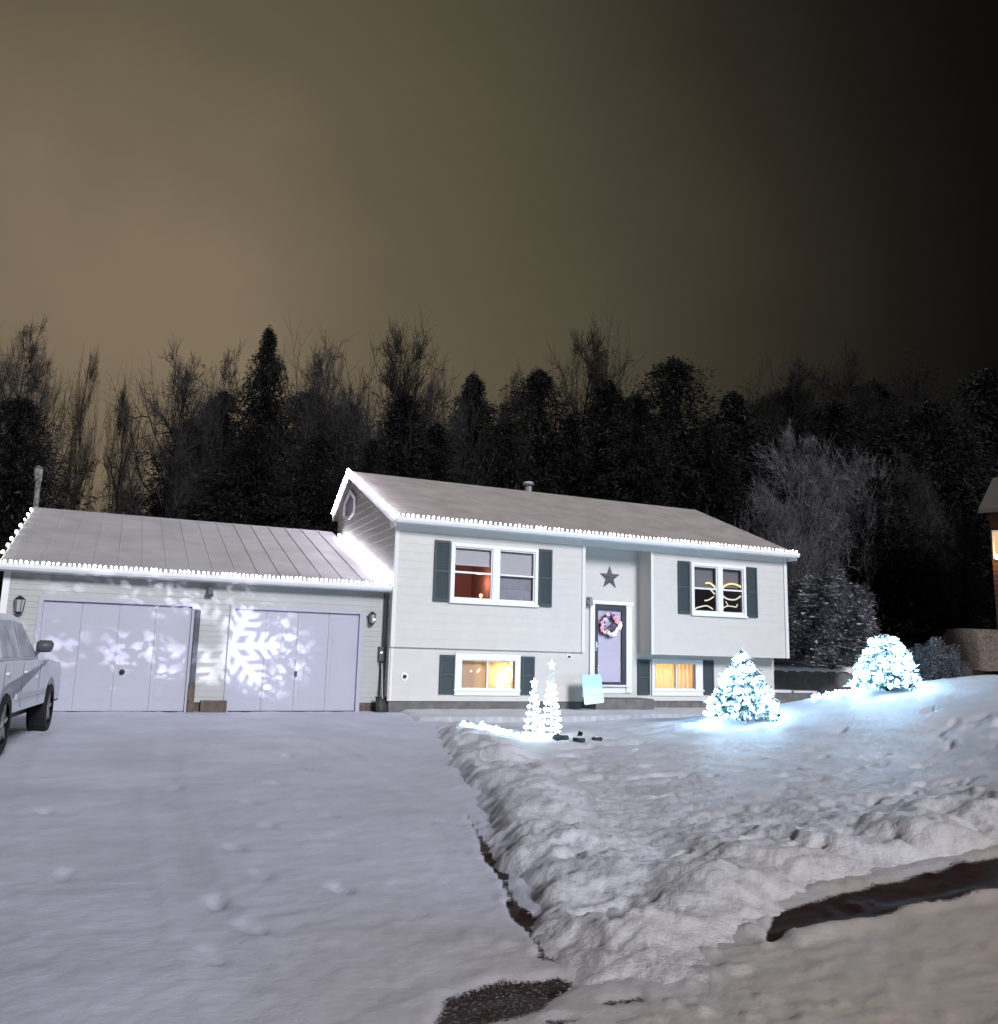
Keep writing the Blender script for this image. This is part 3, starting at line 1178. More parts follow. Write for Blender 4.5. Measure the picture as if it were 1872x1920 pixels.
f.box(gx0, gx1, EY-.03, EY-.025, gz0_, gz1_)
f.build('pane', M['glass'], dd)
f = MB()
hx, hz = (dx0+gx0)/2, on_y(1117, 1212, y0)[2]
f.box(hx-.025, hx+.025, y0-.015, y0-.001, hz-.12, hz+.12)
f.tube([(hx, y0-.015, hz), (hx, y0-.06, hz), (hx+.03, y0-.065, hz-.0), (hx+.03, y0-.065, hz-.12)], .012, 8)
f.build('handle', mat('brushed_handle', (.5, .5, .52), .3, metal=.8), dd)
f = MB()
f.box(dx0-.1, dx1+.12, EY-.12, EY-.002, dz0-.045, dz0-.003)
f.box(dx0-.1, dx1+.12, EY-.03, EY-.002, dz0-.22, dz0-.047)
f.build('threshold', M['trim'], house)
f = MB()
f.box(R0+.25, R1-.02, EY-.75, EY+.025, -.4, .20)
f.build('step', M['concrete'], house)
# small wall fixtures
for px_, py_, yy, rr in ((759, 1268.5, LY-.03, .05), (1067.5, 1231.5, LY-.03, .035)):
    q = on_y(px_, py_, yy)
    f = MB()
    f.tube([(q[0], LY-.001, q[2]), (q[0], LY-.02, q[2])], rr*1.9, 14)
    fb = f.build('wall_plate', M['trim'], house)
    f = MB()
    f.tube([(q[0], LY-.02, q[2]), (q[0], LY-.07, q[2])], rr*.8, 10)
    f.build('spigot', M['dark'], fb)
q = on_y(1105, 1128, EY-.04)
f = MB()
f.box(q[0]-.06, q[0]+.06, EY-.03, EY-.001, q[2]-.1, q[2]+.12)
f.tube([(q[0], EY-.03, q[2]+.08), (q[0], EY-.12, q[2]+.1)], .02, 8)
f.tube([(q[0], EY-.12, q[2]+.11), (q[0], EY-.12, q[2]-.1)], [.05, .07], 8)
f.build('porch_lamp', mat('greyed_lamp', (.28, .26, .28), .5), house)

# ---- star
sc_ = on_y(1144.5, 1083, EY-.04)
f = MB()
Ro, Ri = .33, .13
vs = [(sc_[0], EY-.10, sc_[2])]
for k in range(10):
    r_ = Ro if k % 2 == 0 else Ri
    a = math.pi/2+k*math.pi/5
    vs.append((sc_[0]+r_*math.cos(a), EY-.018, sc_[2]+r_*math.sin(a)))
f.add(vs, [(0, 1+k, 1+(k+1) % 10) for k in range(10)]+[tuple(range(10, 0, -1))])
tag(f.build('metal_star', M['rust'], None), 'dark five pointed metal star hung on the wall above the front door', 'wall star')

# ---- wreath
wc = on_y(1144, 1172, y0-.04)
wr = empty('door_wreath', tuple(wc), 'round wreath of pink, white and purple flowers and small lights on the front door', 'wreath')
f = MB()
for k in range(34):
    a = 2*math.pi*k/34
    for j in range(9):
        rr_ = .245+random.uniform(-.08, .06)
        aa = a+random.uniform(-.12, .12)
        p = Vector((wc[0]+rr_*math.cos(aa), wc[1]+random.uniform(-.04, .05), wc[2]+rr_*math.sin(aa)))
        d = Vector((random.uniform(-1, 1), random.uniform(-.8, .2), random.uniform(-1, 1))).normalized()*.06
        e = d.cross(Vector((random.random(), random.random(), random.random()))).normalized()*.018
        f.add([p-e, p+e, p+d], [(0, 1, 2)])
f.build('foliage', mat('wreath_greens', (.16, .12, .10), .8, noise=.5, nscale=20), wr, recalc=False)
cols = [(.95, .45, .52), (.90, .86, .92), (.24, .14, .30), (.95, .75, .35), (.85, .70, .88), (.70, .30, .36)]
flm = [mat('petal_%d' % i, c_, .7) for i, c_ in enumerate(cols)]
for k in range(24):
    a = 2*math.pi*(k/24)+random.uniform(-.08, .08)
    rr_ = .235+random.uniform(-.055, .055)
    q = (wc[0]+rr_*math.cos(a), wc[1]-.045, wc[2]+rr_*math.sin(a))
    low = math.sin(a)
    ci = random.choice([2, 5, 4, 0]) if low > .35 else random.choice([0, 1, 1, 3, 4, 1])
    if abs(a-.7) < .35:
        ci = 0
    f = MB()
    rs_ = random.uniform(.035, .055)
    for j in range(6):
        b = j*math.pi/3
        f.ball((q[0]+rs_*.7*math.cos(b), q[1], q[2]+rs_*.7*math.sin(b)), rs_*.55, 7, 5, sc=(1, .6, 1))
    f.ball((q[0], q[1]-.018, q[2]), rs_*.5, 7, 5)
    f.build('flower', flm[ci], wr, smooth=True)
f = MB()
f.ball((wc[0]+.06, wc[1]-.06, wc[2]-.02), .10, 9, 6, sc=(1, .5, .75))
f.build('bow', mat('plum_bow', (.16, .12, .22), .6, noise=.5, nscale=14), wr, smooth=True)
for k in range(16):
    a = random.uniform(math.pi*.95, math.pi*2.1)
    rr_ = .26+random.uniform(-.06, .05)
    f = MB()
    f.ball((wc[0]+rr_*math.cos(a), wc[1]-.085, wc[2]+rr_*math.sin(a)), .014, 7, 5)
    f.build('bulb', M['bulb_warm'] if k % 3 else M['bulb_yel'], wr)

# ---- leaning painted sign
P = [on_z(1096.5, 1323, -.02), on_z(1133, 1318.5, -.02)]
b0 = on_y(1096.5, 1322, -.62)
b1 = on_y(1133.5, 1317.5, -.62)
t0 = on_y(1090.6, 1266, -.50)
t1 = on_y(1127, 1264, -.50)
f = MB()
rd = []
pa_, pb_, pc_, pd_ = [Vector(q) for q in (b0, b1, t1, t0)]
cs = []
for i, (p0, p1, p2) in enumerate(((pd_, pa_, pb_), (pa_, pb_, pc_), (pb_, pc_, pd_), (pc_, pd_, pa_))):
    e1 = (p0-p1).normalized()*.035
    e2 = (p2-p1).normalized()*.035
    cs += [p1+e1, p1+(e1+e2)*.3, p1+e2]
nn = (pb_-pa_).cross(pd_-pa_).normalized()*.018
n_ = len(cs)
f.add([q for q in cs]+[q-nn for q in cs], [tuple(range(n_)), tuple(range(2*n_-1, n_-1, -1))]+[(i, (i+1) % n_, (i+1) % n_+n_, i+n_) for i in range(n_)])


def sign_mat():
    m, t, b = new_mat('painted_sign')
    b.inputs['Roughness'].default_value = .5
    tcn = nd(t, 'ShaderNodeTexCoord')
    sx = nd(t, 'ShaderNodeSeparateXYZ')
    t.links.new(tcn.outputs['Generated'], sx.inputs[0])
    n = nd(t, 'ShaderNodeTexNoise')
    n.inputs['Scale'].default_value = 3.5
    n.inputs['Detail'].default_value = 3
    t.links.new(tcn.outputs['Generated'], n.inputs['Vector'])
    ad = nd(t, 'ShaderNodeMath', operation='MULTIPLY_ADD')
    ad.inputs[1].default_value = .35
    t.links.new(n.outputs['Fac'], ad.inputs[0])
    t.links.new(sx.outputs['Z'], ad.inputs[2])
    r = nd(t, 'ShaderNodeValToRGB')
    e = r.color_ramp.elements
    e[0].position = 0.18
    e[0].color = (.70, .86, .80, 1)
    e[1].position = 1.15/1.35
    e[1].color = (.42, .66, .86, 1)
    for p_, c_ in ((.42, (.60, .82, .68)), (.50, (.50, .74, .60)), (.60, (.62, .78, .74)), (.72, (.50, .66, .90))):
        q = e.new(p_)
        q.color = (*c_, 1)
    t.links.new(ad.outputs[0], r.inputs[0])
    t.links.new(r.outputs[0], b.inputs['Base Color'])
    return m


tag(f.build('painted_sign', sign_mat(), None), 'pale blue and green painted board leaning beside the front door step', 'sign')

# ================================================================ garage
GYW = .415
G0, G1 = -7.861, 0.0
GE_Y, GE_Z = .147, 2.739
GR_Y, GR_Z = 5.95, 4.697
GZ0 = -.14
garage = empty('garage', (-4, .4, 0), 'low attached garage with metal roof and two pale panelled doors', 'garage')
gs = (GR_Z-GE_Z)/(GR_Y-GE_Y)
D1 = (-7.136, -4.319)
D2 = (-3.445, -.667)
DT = 2.053
w = MB()
lap_strip(w, V((G0, GYW, 0)), X_, -Y_, -G0-.02, .06, 2.66, [(D1[0]-G0, D1[1]-G0, -.2, DT), (D2[0]-G0, D2[1]-G0, -.2, DT)], course=.115, lap=.01)
w.add([(G0, GYW, .06), (G0, 11.5, .06), (G0, 11.5, 2.6), (G0, GR_Y, GR_Z-.14), (G0, GYW, 2.66)], [(0, 1, 2, 3, 4)])
w.add([(G0, 11.5, .06), (-.02, 11.5, .06), (-.02, 11.5, 2.6), (G0, 11.5, 2.6)], [(0, 1, 2, 3)])
w.build('wall', M['gsiding'], garage, recalc=False)
f = MB()
for xa, xb in ((G0+.01, D1[0]), (D1[1], D2[0]), (D2[1], -.021)):
    f = MB()
    f.box(xa, xb, GYW+.012, GYW+.3, -.5, .058)
    f.build('foundation', M['wood'], garage)
# roof with standing seams
rf = MB()
rf.prism([(GE_Y-.02, GE_Z-.01), (GR_Y, GR_Z), (12, 2.60), (12, 2.50), (GR_Y, GR_Z-.12), (GE_Y-.02, GE_Z-.09)], 'x', -7.95, -.16)
rg = rf.build('roof', M['metal_roof'], garage)
f = MB()
k = 0
x = -.62
while x > -7.9:
    d_ = V((0, GR_Y-GE_Y, GR_Z-GE_Z))
    u_ = d_.normalized()
    n__ = V((0, -u_.z, u_.y))
    a = V((x, GE_Y, GE_Z))
    b = V((x, GR_Y-.02, GR_Z))
    sh_ = .016 if x > -3.4 else .007
    vs = []
    for p in (a, b):
        vs += [p+V((-.014, 0, 0))-n__*.004, p+V((-.009, 0, 0))+n__*sh_, p+V((.009, 0, 0))+n__*sh_, p+V((.014, 0, 0))-n__*.004]
    f.add(vs, [(0, 1, 5, 4), (1, 2, 6, 5), (2, 3, 7, 6), (0, 3, 2, 1), (4, 5, 6, 7)])
    x -= .475
f.build('seam', M['metal_roof'], rg)
f = MB()
f.prism([(GE_Y+.02, GE_Z+.03), (GR_Y-.6, GR_Z-.6*gs+.03), (GR_Y-.6, GR_Z-.6*gs-.02), (GE_Y+.02, GE_Z-.02)], 'x', -.158, -.033)
f.build('flashing', M['snow'], rg)
f = MB()
f.box(-7.97, -.04, GE_Y-.041, GE_Y-.021, GE_Z-.17, GE_Z-.012)
f.build('fascia', M['gutter'], garage)
f = MB()
gp = [(GE_Y-.16, GE_Z-.02), (GE_Y-.155, GE_Z-.09), (GE_Y-.12, GE_Z-.14), (GE_Y-.042, GE_Z-.14), (GE_Y-.042, GE_Z-.125), (GE_Y-.11, GE_Z-.125), (GE_Y-.14, GE_Z-.085), (GE_Y-.145, GE_Z-.02)]
f.prism(gp, 'x', -7.98, -.045)
f.build('gutter', M['gutter'], garage)
f = MB()
f.box(-7.95, -.05, GE_Y-.02, GYW-.001, 2.642, 2.66)
f.build('soffit', M['soffit'], garage)
f = MB()
f.prism([(GE_Y-.02, GE_Z), (GR_Y, GR_Z+.01), (12, 2.61), (12, 2.43), (GR_Y, GR_Z-.17), (GE_Y-.02, GE_Z-.18)], 'x', -7.972, -7.951)
f.build('rake_board', M['gutter'], garage)
f = MB()
f.box(G0-.03, G0+.09, GYW-.03, GYW-.011, .0, 2.64)
f.build('corner_board', M['trim'], garage)
# doors: four tall leaves each
for (a, b) in (D1, D2):
    f = MB()
    n4 = 4
    wd = (b-a)/n4
    for k in range(n4):
        f.box(a+wd*k+.003, a+wd*(k+1)-.003, GYW+.03, GYW+.063, GZ0-.05, DT-.003)
        # shallow raised fields
        for zz0, zz1 in ((.12, 1.0), (1.12, 1.92)):
            f.box(a+wd*k+.09, a+wd*(k+1)-.09, GYW+.024, GYW+.0299, zz0, zz1)
    f.box(a+.001, b-.001, GYW+.064, GYW+.09, GZ0-.05, DT-.004)
    gdoor = f.build('garage_door', M['door_white'], garage)
    hxp = on_y(229, 1260, GYW)[0] if a < -5 else on_y(555, 1264, GYW)[0]
    f = MB()
    if a < -5:
        f.ball((hxp, GYW-.01, on_y(229, 1260, GYW)[2]), .055, 10, 7)
    else:
        zc_ = on_y(555, 1264, GYW)[2]
        f.box(hxp-.02, hxp+.02, GYW-.03, GYW+.02, zc_-.06, zc_+.06)
    f.build('handle', M['dark'], gdoor)
    f = MB()
    f.box(a-.09, a-.0, GYW-.04, GYW+.06, GZ0-.05, DT+.08)
    f.box(b+.0, b+.09, GYW-.04, GYW+.06, GZ0-.05, DT+.08)
    f.box(a, b, GYW-.04, GYW+.06, DT, DT+.08)
    f.build('door_frame', M['door_white'], garage)
f = MB()
f.box(D1[0]+.0, D1[1], GYW+.005, GYW+.06, GZ0-.1, GZ0+.02)
f.box(D2[0]+.0, D2[1], GYW+.005, GYW+.06, GZ0-.1, GZ0+.02)
f.build('door_seal', M['black'], garage)
pst = (on_y(359, 1240, GYW-.1)[0], on_y(369, 1240, GYW-.1)[0])
f = MB()
f.box(pst[0], pst[1], GYW-.12, GYW-.045, .45, on_y(364, 1143, GYW-.1)[2])
f.box(pst[0]-.01, pst[1]+.01, GYW-.13, GYW-.045, -.3, .449, 1)
f.build('post', [M['greywood'], M['wood']], garage, bevel=.006)
f = MB()
q0, q1 = on_y(376, 1320, GYW-.1)[0], on_y(425, 1320, GYW-.1)[0]
f.box(q0, q1, GYW-.14, GYW-.012, -.3, .10)
f.build('kick_board', M['wood'], garage)
# garage wall lamps
q = on_y(396, 1108, GYW-.1)
f = MB()
f.box(q[0]-.05, q[0]+.05, GYW-.05, GYW-.011, q[2]-.06, q[2]+.06)
f.tube([(q[0], GYW-.05, q[2]), (q[0], GYW-.12, q[2]+.02)], .02, 8)
f.tube([(q[0]-.02, GYW-.10, q[2]+.09), (q[0]-.03, GYW-.16, q[2]-.10)], [.05, .085], 10)
f.build('flood_lamp', mat('grey_lamp_shade', (.12, .12, .13), .5), garage)


def lantern(px, py, s=1.0):
    q = on_y(px, py, GYW-.12)
    f = MB()
    f.box(q[0]-.05*s, q[0]+.05*s, GYW-.03, GYW-.011, q[2]-.09*s, q[2]+.09*s)
    f.tube([(q[0], GYW-.03, q[2]+.05*s), (q[0], GYW-.09, q[2]+.14*s), (q[0], GYW-.13, q[2]+.12*s)], .012, 6)
    f.tube([(q[0], GYW-.13, q[2]+.14*s), (q[0], GYW-.13, q[2]+.09*s)], [.02*s, .085*s], 6)
    f.tube([(q[0], GYW-.13, q[2]-.10*s), (q[0], GYW-.13, q[2]-.13*s)], [.06*s, .02*s], 6)
    for k in range(6):
        a = k*math.pi/3
        f.tube([(q[0]+.075*s*math.cos(a), GYW-.13+.075*s*math.sin(a), q[2]+.09*s), (q[0]+.055*s*math.cos(a), GYW-.13+.055*s*math.sin(a), q[2]-.10*s)], .006*s, 4)
    o = f.build('wall_lantern', M['dark'], garage)
    f = MB()
    f.tube([(q[0], GYW-.13, q[2]+.085*s), (q[0], GYW-.13, q[2]-.095*s)], [.068*s, .05*s], 6)
    f.build('glass_shade', mat('frosted_shade', (.4, .4, .42), .3), o)
    if s < 1.3:
        f = MB()
        f.ball((q[0]+.03, GYW-.20, q[2]-.02), .022, 8, 6)
        f.build('bulb', M['candle_glint'], o)  # glowing ball added as the lantern's glint, not a lit bulb


lantern(698, 1160, 1.1)
lantern(36, 1135, 1.32)
# shovel by the house; dark box and pipes added as the corner's shade
q = on_y(716, 1226, GYW-.08)
f = MB()
f.box(q[0]-.07, q[0]+.07, GYW-.09, GYW-.011, q[2]-.16, q[2]+.16)
f.tube([(q[0], GYW-.05, q[2]-.16), (q[0], GYW-.05, -.2)], .022, 8)
f.tube([(q[0]+.03, GYW-.05, q[2]+.16), (q[0]+.03, GYW-.05, 2.55)], .022, 8)
mbx = f.build('corner_dark_box', mat('corner_shade_grey', (.07, .075, .08), .5), garage)  # dark box and pipes stand in for the shaded corner
f = MB()
f.ball((q[0]-.01, GYW-.10, q[2]+.03), .022, 8, 6)
f.build('glint_ball', M['candle_glint'], mbx)  # glowing ball added for a reflected glint
sh = on_y(718, 1330, GYW-.35)
shv = empty('snow_shovel', (sh[0], GYW-.35, -.13), 'black snow shovel with pale shaft standing in the corner between garage and house', 'shovel')
f = MB()
vs = []
for j in range(7):
    t = j/6
    for i in range(5):
        u = (i/4-.5)*.30
        vs.append((sh[0]+u, GYW-.35-.05*math.cos(u*8)+.10*t*t+.05, -.13+.34*t))
f.add(vs, [(j*5+i, j*5+i+1, (j+1)*5+i+1, (j+1)*5+i) for j in range(6) for i in range(4)])
o = f.build('blade', M['black'], shv, recalc=False)
so = o.modifiers.new('solid', 'SOLIDIFY')
so.thickness = .012
f = MB()
f.tube([(sh[0], GYW-.28, .16), (sh[0], GYW-.10, .95)], .014, 8)
f.build('shaft', mat('pale_shaft', (.45, .44, .42), .5), shv)
f = MB()
f.tube([(sh[0]-.06, GYW-.09, .97), (sh[0]+.06, GYW-.09, .97)], .016, 8)
f.tube([(sh[0]-.06, GYW-.09, .97), (sh[0], GYW-.105, .90), (sh[0]+.06, GYW-.09, .97)], .01, 6)
f.build('grip', M['black'], shv)

# flue at the far left end of the garage ridge
fx = on_y(66, 950, GR_Y+.3)
ftop = on_y(66, 872, GR_Y+.3)[2]
f = MB()
f.tube([(fx[0]+.02, GR_Y+.3, GR_Z-.3), (fx[0], GR_Y+.3, ftop-.15)], .065, 10)
f.tube([(fx[0], GR_Y+.3, ftop-.42), (fx[0]-.02, GR_Y+.3, ftop-.1)], [.09, .11], 10)
f.tube([(fx[0]-.02, GR_Y+.3, ftop-.08), (fx[0]-.02, GR_Y+.3, ftop+.0)], [.12, .02], 10)
flue = f.build('flue_pipe', mat('frosted_flue', (.30, .30, .30), .8, col2=(.05, .05, .05), nscale=14), None)
tag(flue, 'thin frost covered pipe rising at the left end of the garage ridge', 'flue pipe')

# ================================================================ string lights
bulb_mesh = {}


def bulb_me(m, r):
    key = (m.name, round(r, 4))
    if key not in bulb_mesh:
        q = MB()
        q.ball((0, 0, 0), r, 8, 6, sc=(1, 1, 1.35))
        o = q.build('bulb', m, None, smooth=True)
        bulb_mesh[key] = o.data
        bpy.data.objects.remove(o)
    return bulb_mesh[key]


def put_bulb(p, m, r, parent, inv):
    o = bpy.data.objects.new('bulb', bulb_me(m, r))
    COL.objects.link(o)
    o.parent = parent
    o.matrix_parent_inverse = inv
    o.location = p
    o.scale = [random.uniform(.72, 1.18)]*3
    o.rotation_euler = (random.uniform(-.5, .5), random.uniform(-.5, .5), random.uniform(0, 6))
    return o


def resample(pts, step, jitter=0.0):
    pts = [Vector(p) for p in pts]
    out = []
    carry = 0
    for a, b in zip(pts[:-1], pts[1:]):
        L = (b-a).length
        d = carry
        while d < L:
            out.append(a.lerp(b, d/L))
            d += step*(1+random.uniform(-jitter, jitter))
        carry = d-L
    return out


def string_lights(label, pts, step, r, mats, group, lights=0, power=1.0, lcol=((1, 1, 1),), drop=.0, off=(0, 0, 0), jit=.006, name='string_lights', wr=.005):
    t = empty(name, tuple(pts[0]), label, 'string lights', group)
    inv = parent_inv(t)
    f = MB()
    f.tube(pts, wr, 5)
    f.build('wire', M['wire'], t)
    bs = resample(pts, step, .12)
    for i, p in enumerate(bs):
        u = i/max(1, len(bs)-1)
        m = mats[min(len(mats)-1, int(u*len(mats)+random.uniform(-.35, .35)))] if len(mats) > 1 else mats[0]
        q = p+V((random.uniform(-jit, jit), random.uniform(-jit, jit), random.uniform(-jit, jit)-drop))
        put_bulb(q, m, r, t, inv)
    if False:
        P_ = resample(pts, sum((V(b)-V(a)).length for a, b in zip(pts[:-1], pts[1:]))/lights*.999)
        for i, p in enumerate(P_[:lights]):
            u = (i+.5)/lights
            c_ = lcol[min(len(lcol)-1, int(u*len(lcol)))]
            lamp('string_glow', tuple(p+V(off)), power, c_, .035, t)
    return t


gy_ = EYY-.16
EG = 'white string lights along the roof edges'
string_lights('long straight row of white bulbs along the front eave of the house', [(XE0, gy_, EZ+.02), (XE1, gy_, EZ+.02)], .122, .027,
              [M['bulb_lav'], M['bulb_lav'], M['bulb_warm'], M['bulb_warm']], EG, 13, 1.8, ((.86, .88, 1), (.95, .90, .98), (1, .84, .86), (1, .80, .80)), off=(0.45, -.06, -.08))
xr = XE0-.045
string_lights('white bulbs down the front slope of the house gable peak', [(xr, RYY, RZ+.04), (xr, EYY-.1, EZ+.04)], .07, .024, [M['bulb_rake']], EG, 5, 3.2, ((.90, .86, 1),), off=(-.06, -.25, -.06))
string_lights('short steep run of white bulbs down the rear slope of the house gable', [(xr, RYY+.05, RZ+.02), (xr, BY+.08, BZ+.0)], .06, .024, [M['bulb_rake']], EG, 2, 2.5, ((.90, .86, 1),), off=(-.06, .3, -.06))
gyy = GE_Y-.15
string_lights('row of white bulbs along the garage gutter above the two doors', [(-7.95, gyy, GE_Z+.015), (-.08, gyy, GE_Z+.015)], .094, .026,
              [M['bulb_cool'], M['bulb_lav'], M['bulb_lav']], EG, 8, 1.3, ((.80, .86, 1), (.86, .88, 1)), off=(.4, -.06, -.08))
string_lights('white bulbs climbing the garage roof where it meets the house wall', [(-.14, GE_Y-.1, GE_Z+.07), (-.14, GR_Y-.75, GR_Z-.75*gs+.09)], .075, .026, [M['bulb_flash']], EG, 7, 3.6, ((.88, .86, 1),), off=(-.05, .35, .06))
string_lights('widely spaced cool bulbs up the far left edge of the garage roof', [(-7.99, GE_Y-.1, GE_Z+.03), (-7.99, GR_Y, GR_Z+.04)], .72, .034, [M['bulb_green']], EG, 3, .6, ((.75, 1, .9),), off=(.0, .5, .08))

# ================================================================ light cone trees
def cone_tree(px, q, pyt, zg, rb, label, turns):
    h = on_y(px, pyt, q[1])[2]-zg
    t = empty('light_cone_tree', (q[0], q[1], zg), label, 'light tree', 'pair of lit cone trees on the lawn')
    inv = parent_inv(t)
    f = MB()
    f.tube([(q[0], q[1], zg-.1), (q[0], q[1], zg+h*.88)], .010, 6)
    for k in range(4):
        a = k*math.pi/2+.4
        f.tube([(q[0]+rb*math.cos(a), q[1]+rb*math.sin(a), zg), (q[0]+rb*.18*math.cos(a), q[1]+rb*.18*math.sin(a), zg+h*.86)], .004, 5)
    f.build('frame', mat('white_wire_frame', (.6, .6, .6), .5), t)
    pts = []
    n_ = turns*26
    for i in range(n_+1):
        u = i/n_
        a = u*turns*2*math.pi
        rr = rb*(1-.80*u)
        pts.append((q[0]+rr*math.cos(a), q[1]+rr*math.sin(a), zg+.02+h*.80*u))
    f = MB()
    f.tube(pts, [.011]*len(pts), 6)
    f.build('garland', M['bulb_tree_soft'], t, smooth=True)
    bs = resample(pts, .062)
    for p in bs[:100]:
        put_bulb(p+V((random.uniform(-.01, .01), random.uniform(-.01, .01), random.uniform(-.012, .006))), M['bulb_cone'], .019, t, inv)
    # star on top
    f = MB()
    zt = zg+h*.92
    vs = [(q[0], q[1]-.03, zt), (q[0], q[1]+.03, zt)]
    for k in range(10):
        r_ = (.075 if k % 2 == 0 else .036)
        a = math.pi/2+k*math.pi/5
        vs.append((q[0]+r_*math.cos(a), q[1], zt+r_*1.15*math.sin(a)))
    f.add(vs, [(0, 2+k, 2+(k+1) % 10) for k in range(10)]+[(1, 2+(k+1) % 10, 2+k) for k in range(10)])
    f.build('star', M['bulb_cone'], t)
    return q


M['bulb_tree_soft'] = emit('glowing_garland', (.72, .95, .97), 1.1)
zc1 = -.0
qa = hit_lawn(1033, 1378)
qb = hit_lawn(1000, 1388)
CT1 = cone_tree(1033, qa, 1236, gz_at(qa[0], qa[1])+.02, .195, 'taller of the two spiral lit cone trees with star tops', 9)
CT2 = cone_tree(1000, qb, 1272, gz_at(qb[0], qb[1])+.02, .185, 'shorter spiral lit cone tree with star top, left of the taller one', 7)


def ground_line(pts_px, z0, n=24, lift=.03, wob=.05):
    out = []
    for i in range(n+1):
        u = i/n*(len(pts_px)-1)
        k = min(int(u), len(pts_px)-2)
        px = pts_px[k][0]+(pts_px[k+1][0]-pts_px[k][0])*(u-k)
        py = pts_px[k][1]+(pts_px[k+1][1]-pts_px[k][1])*(u-k)
        q = hit_lawn(px, py)
        x_, y_ = q[0]+random.uniform(-wob, wob), q[1]+random.uniform(-wob, wob)
        out.append((x_, y_, gz_at(x_, y_)+lift))
    return out


string_lights('string of cool bulbs half buried in the snow left of the cone trees', ground_line([(862, 1358), (900, 1364), (940, 1370), (985, 1384)], -.02, 34, .0, .10), .07, .021,
              [M['bulb_snow']], 'cool bulbs lying on the snow', 4, 1.3, ((.62, .85, 1),), off=(0, 0, .10), jit=.05)

# ================================================================ trees
def tuft_crown(h, r, n, seed, base=.08, droop=.35, size=.22, levels=None, prof=1.0, jag=.25, snow=.08, flat=False, snow_up=False):
    """needle sprays along whorled boughs; returns verts, tri faces, material index"""
    g_ = np.random.default_rng(seed)
    nb = max(24, n//34)
    t = base+(1-base)*g_.random(nb)**1.15
    t[: max(3, nb//30)] = .97+.03*g_.random(max(3, nb//30))
    ang = g_.random(nb)*2*np.pi
    L = r*((1-t)**prof)*(1+jag*g_.standard_normal(nb)*.6)+r*.03
    L = np.clip(L, r*.02, r*1.3)
    bi = g_.integers(0, nb, n)
    s = g_.random(n)**.6
    rad = L[bi]*s
    a = ang[bi]+g_.normal(0, .13, n)
    z = h*t[bi]-droop*rad*s+g_.normal(0, .02*h, n)*.5
    c_ = np.stack([rad*np.cos(a), rad*np.sin(a), z], 1)
    d = np.stack([np.cos(a), np.sin(a), -.25+g_.normal(0, .35, n)], 1)+g_.normal(0, .45, (n, 3))
    d /= np.linalg.norm(d, axis=1)[:, None]
    e = np.cross(d, g_.normal(0, 1, (n, 3)))
    e /= np.linalg.norm(e, axis=1)[:, None]+1e-9
    sz = size*(.5+g_.random(n))*(.28+.72*(1-t[bi]))
    p0 = c_-d*sz[:, None]*.5
    p1 = c_+e*sz[:, None]*.13
    p2 = c_+d*sz[:, None]*.6
    p3 = c_-e*sz[:, None]*.13
    v = np.stack([p0, p1, p2, p3], 1).reshape(-1, 3)
    f_ = np.arange(4*n).reshape(n, 4)
    mi = (g_.random(n) < snow).astype(int)
    return v, f_, mi


class Sticks:
    """many tapered three sided twigs as arrays"""
    def __init__(s):
        s.a = []
        s.b = []
        s.ra = []
        s.rb = []

    def add(s, a, b, ra, rb):
        s.a.append(a)
        s.b.append(b)
        s.ra.append(ra)
        s.rb.append(rb)

    def arrays(s, n=3):
        A = np.concatenate([np.atleast_2d(x) for x in s.a])
        B = np.concatenate([np.atleast_2d(x) for x in s.b])
        ra = np.concatenate([np.atleast_1d(x) for x in s.ra])
        rb = np.concatenate([np.atleast_1d(x) for x in s.rb])
        d = B-A
        d /= np.linalg.norm(d, axis=1)[:, None]+1e-9
        ref = np.where(np.abs(d[:, 2:3]) > .9, np.array([[1., 0, 0]]), np.array([[0, 0, 1.]]))
        u = np.cross(d, ref)
        u /= np.linalg.norm(u, axis=1)[:, None]+1e-9
        w_ = np.cross(d, u)
        rows = []
        for P_, rr in ((A, ra), (B, rb)):
            for k in range(n):
                t = 2*np.pi*k/n
                rows.append(P_+(u*np.cos(t)+w_*np.sin(t))*rr[:, None])
        Vv = np.stack(rows, 1).reshape(-1, 3)
        m_ = len(A)
        base_ = (np.arange(m_)*2*n)[:, None]
        F_ = []
        for k in range(n):
            k2 = (k+1) % n
            F_.append(base_+np.array([[k, k2, n+k2, n+k]]))
        return Vv, np.concatenate(F_)


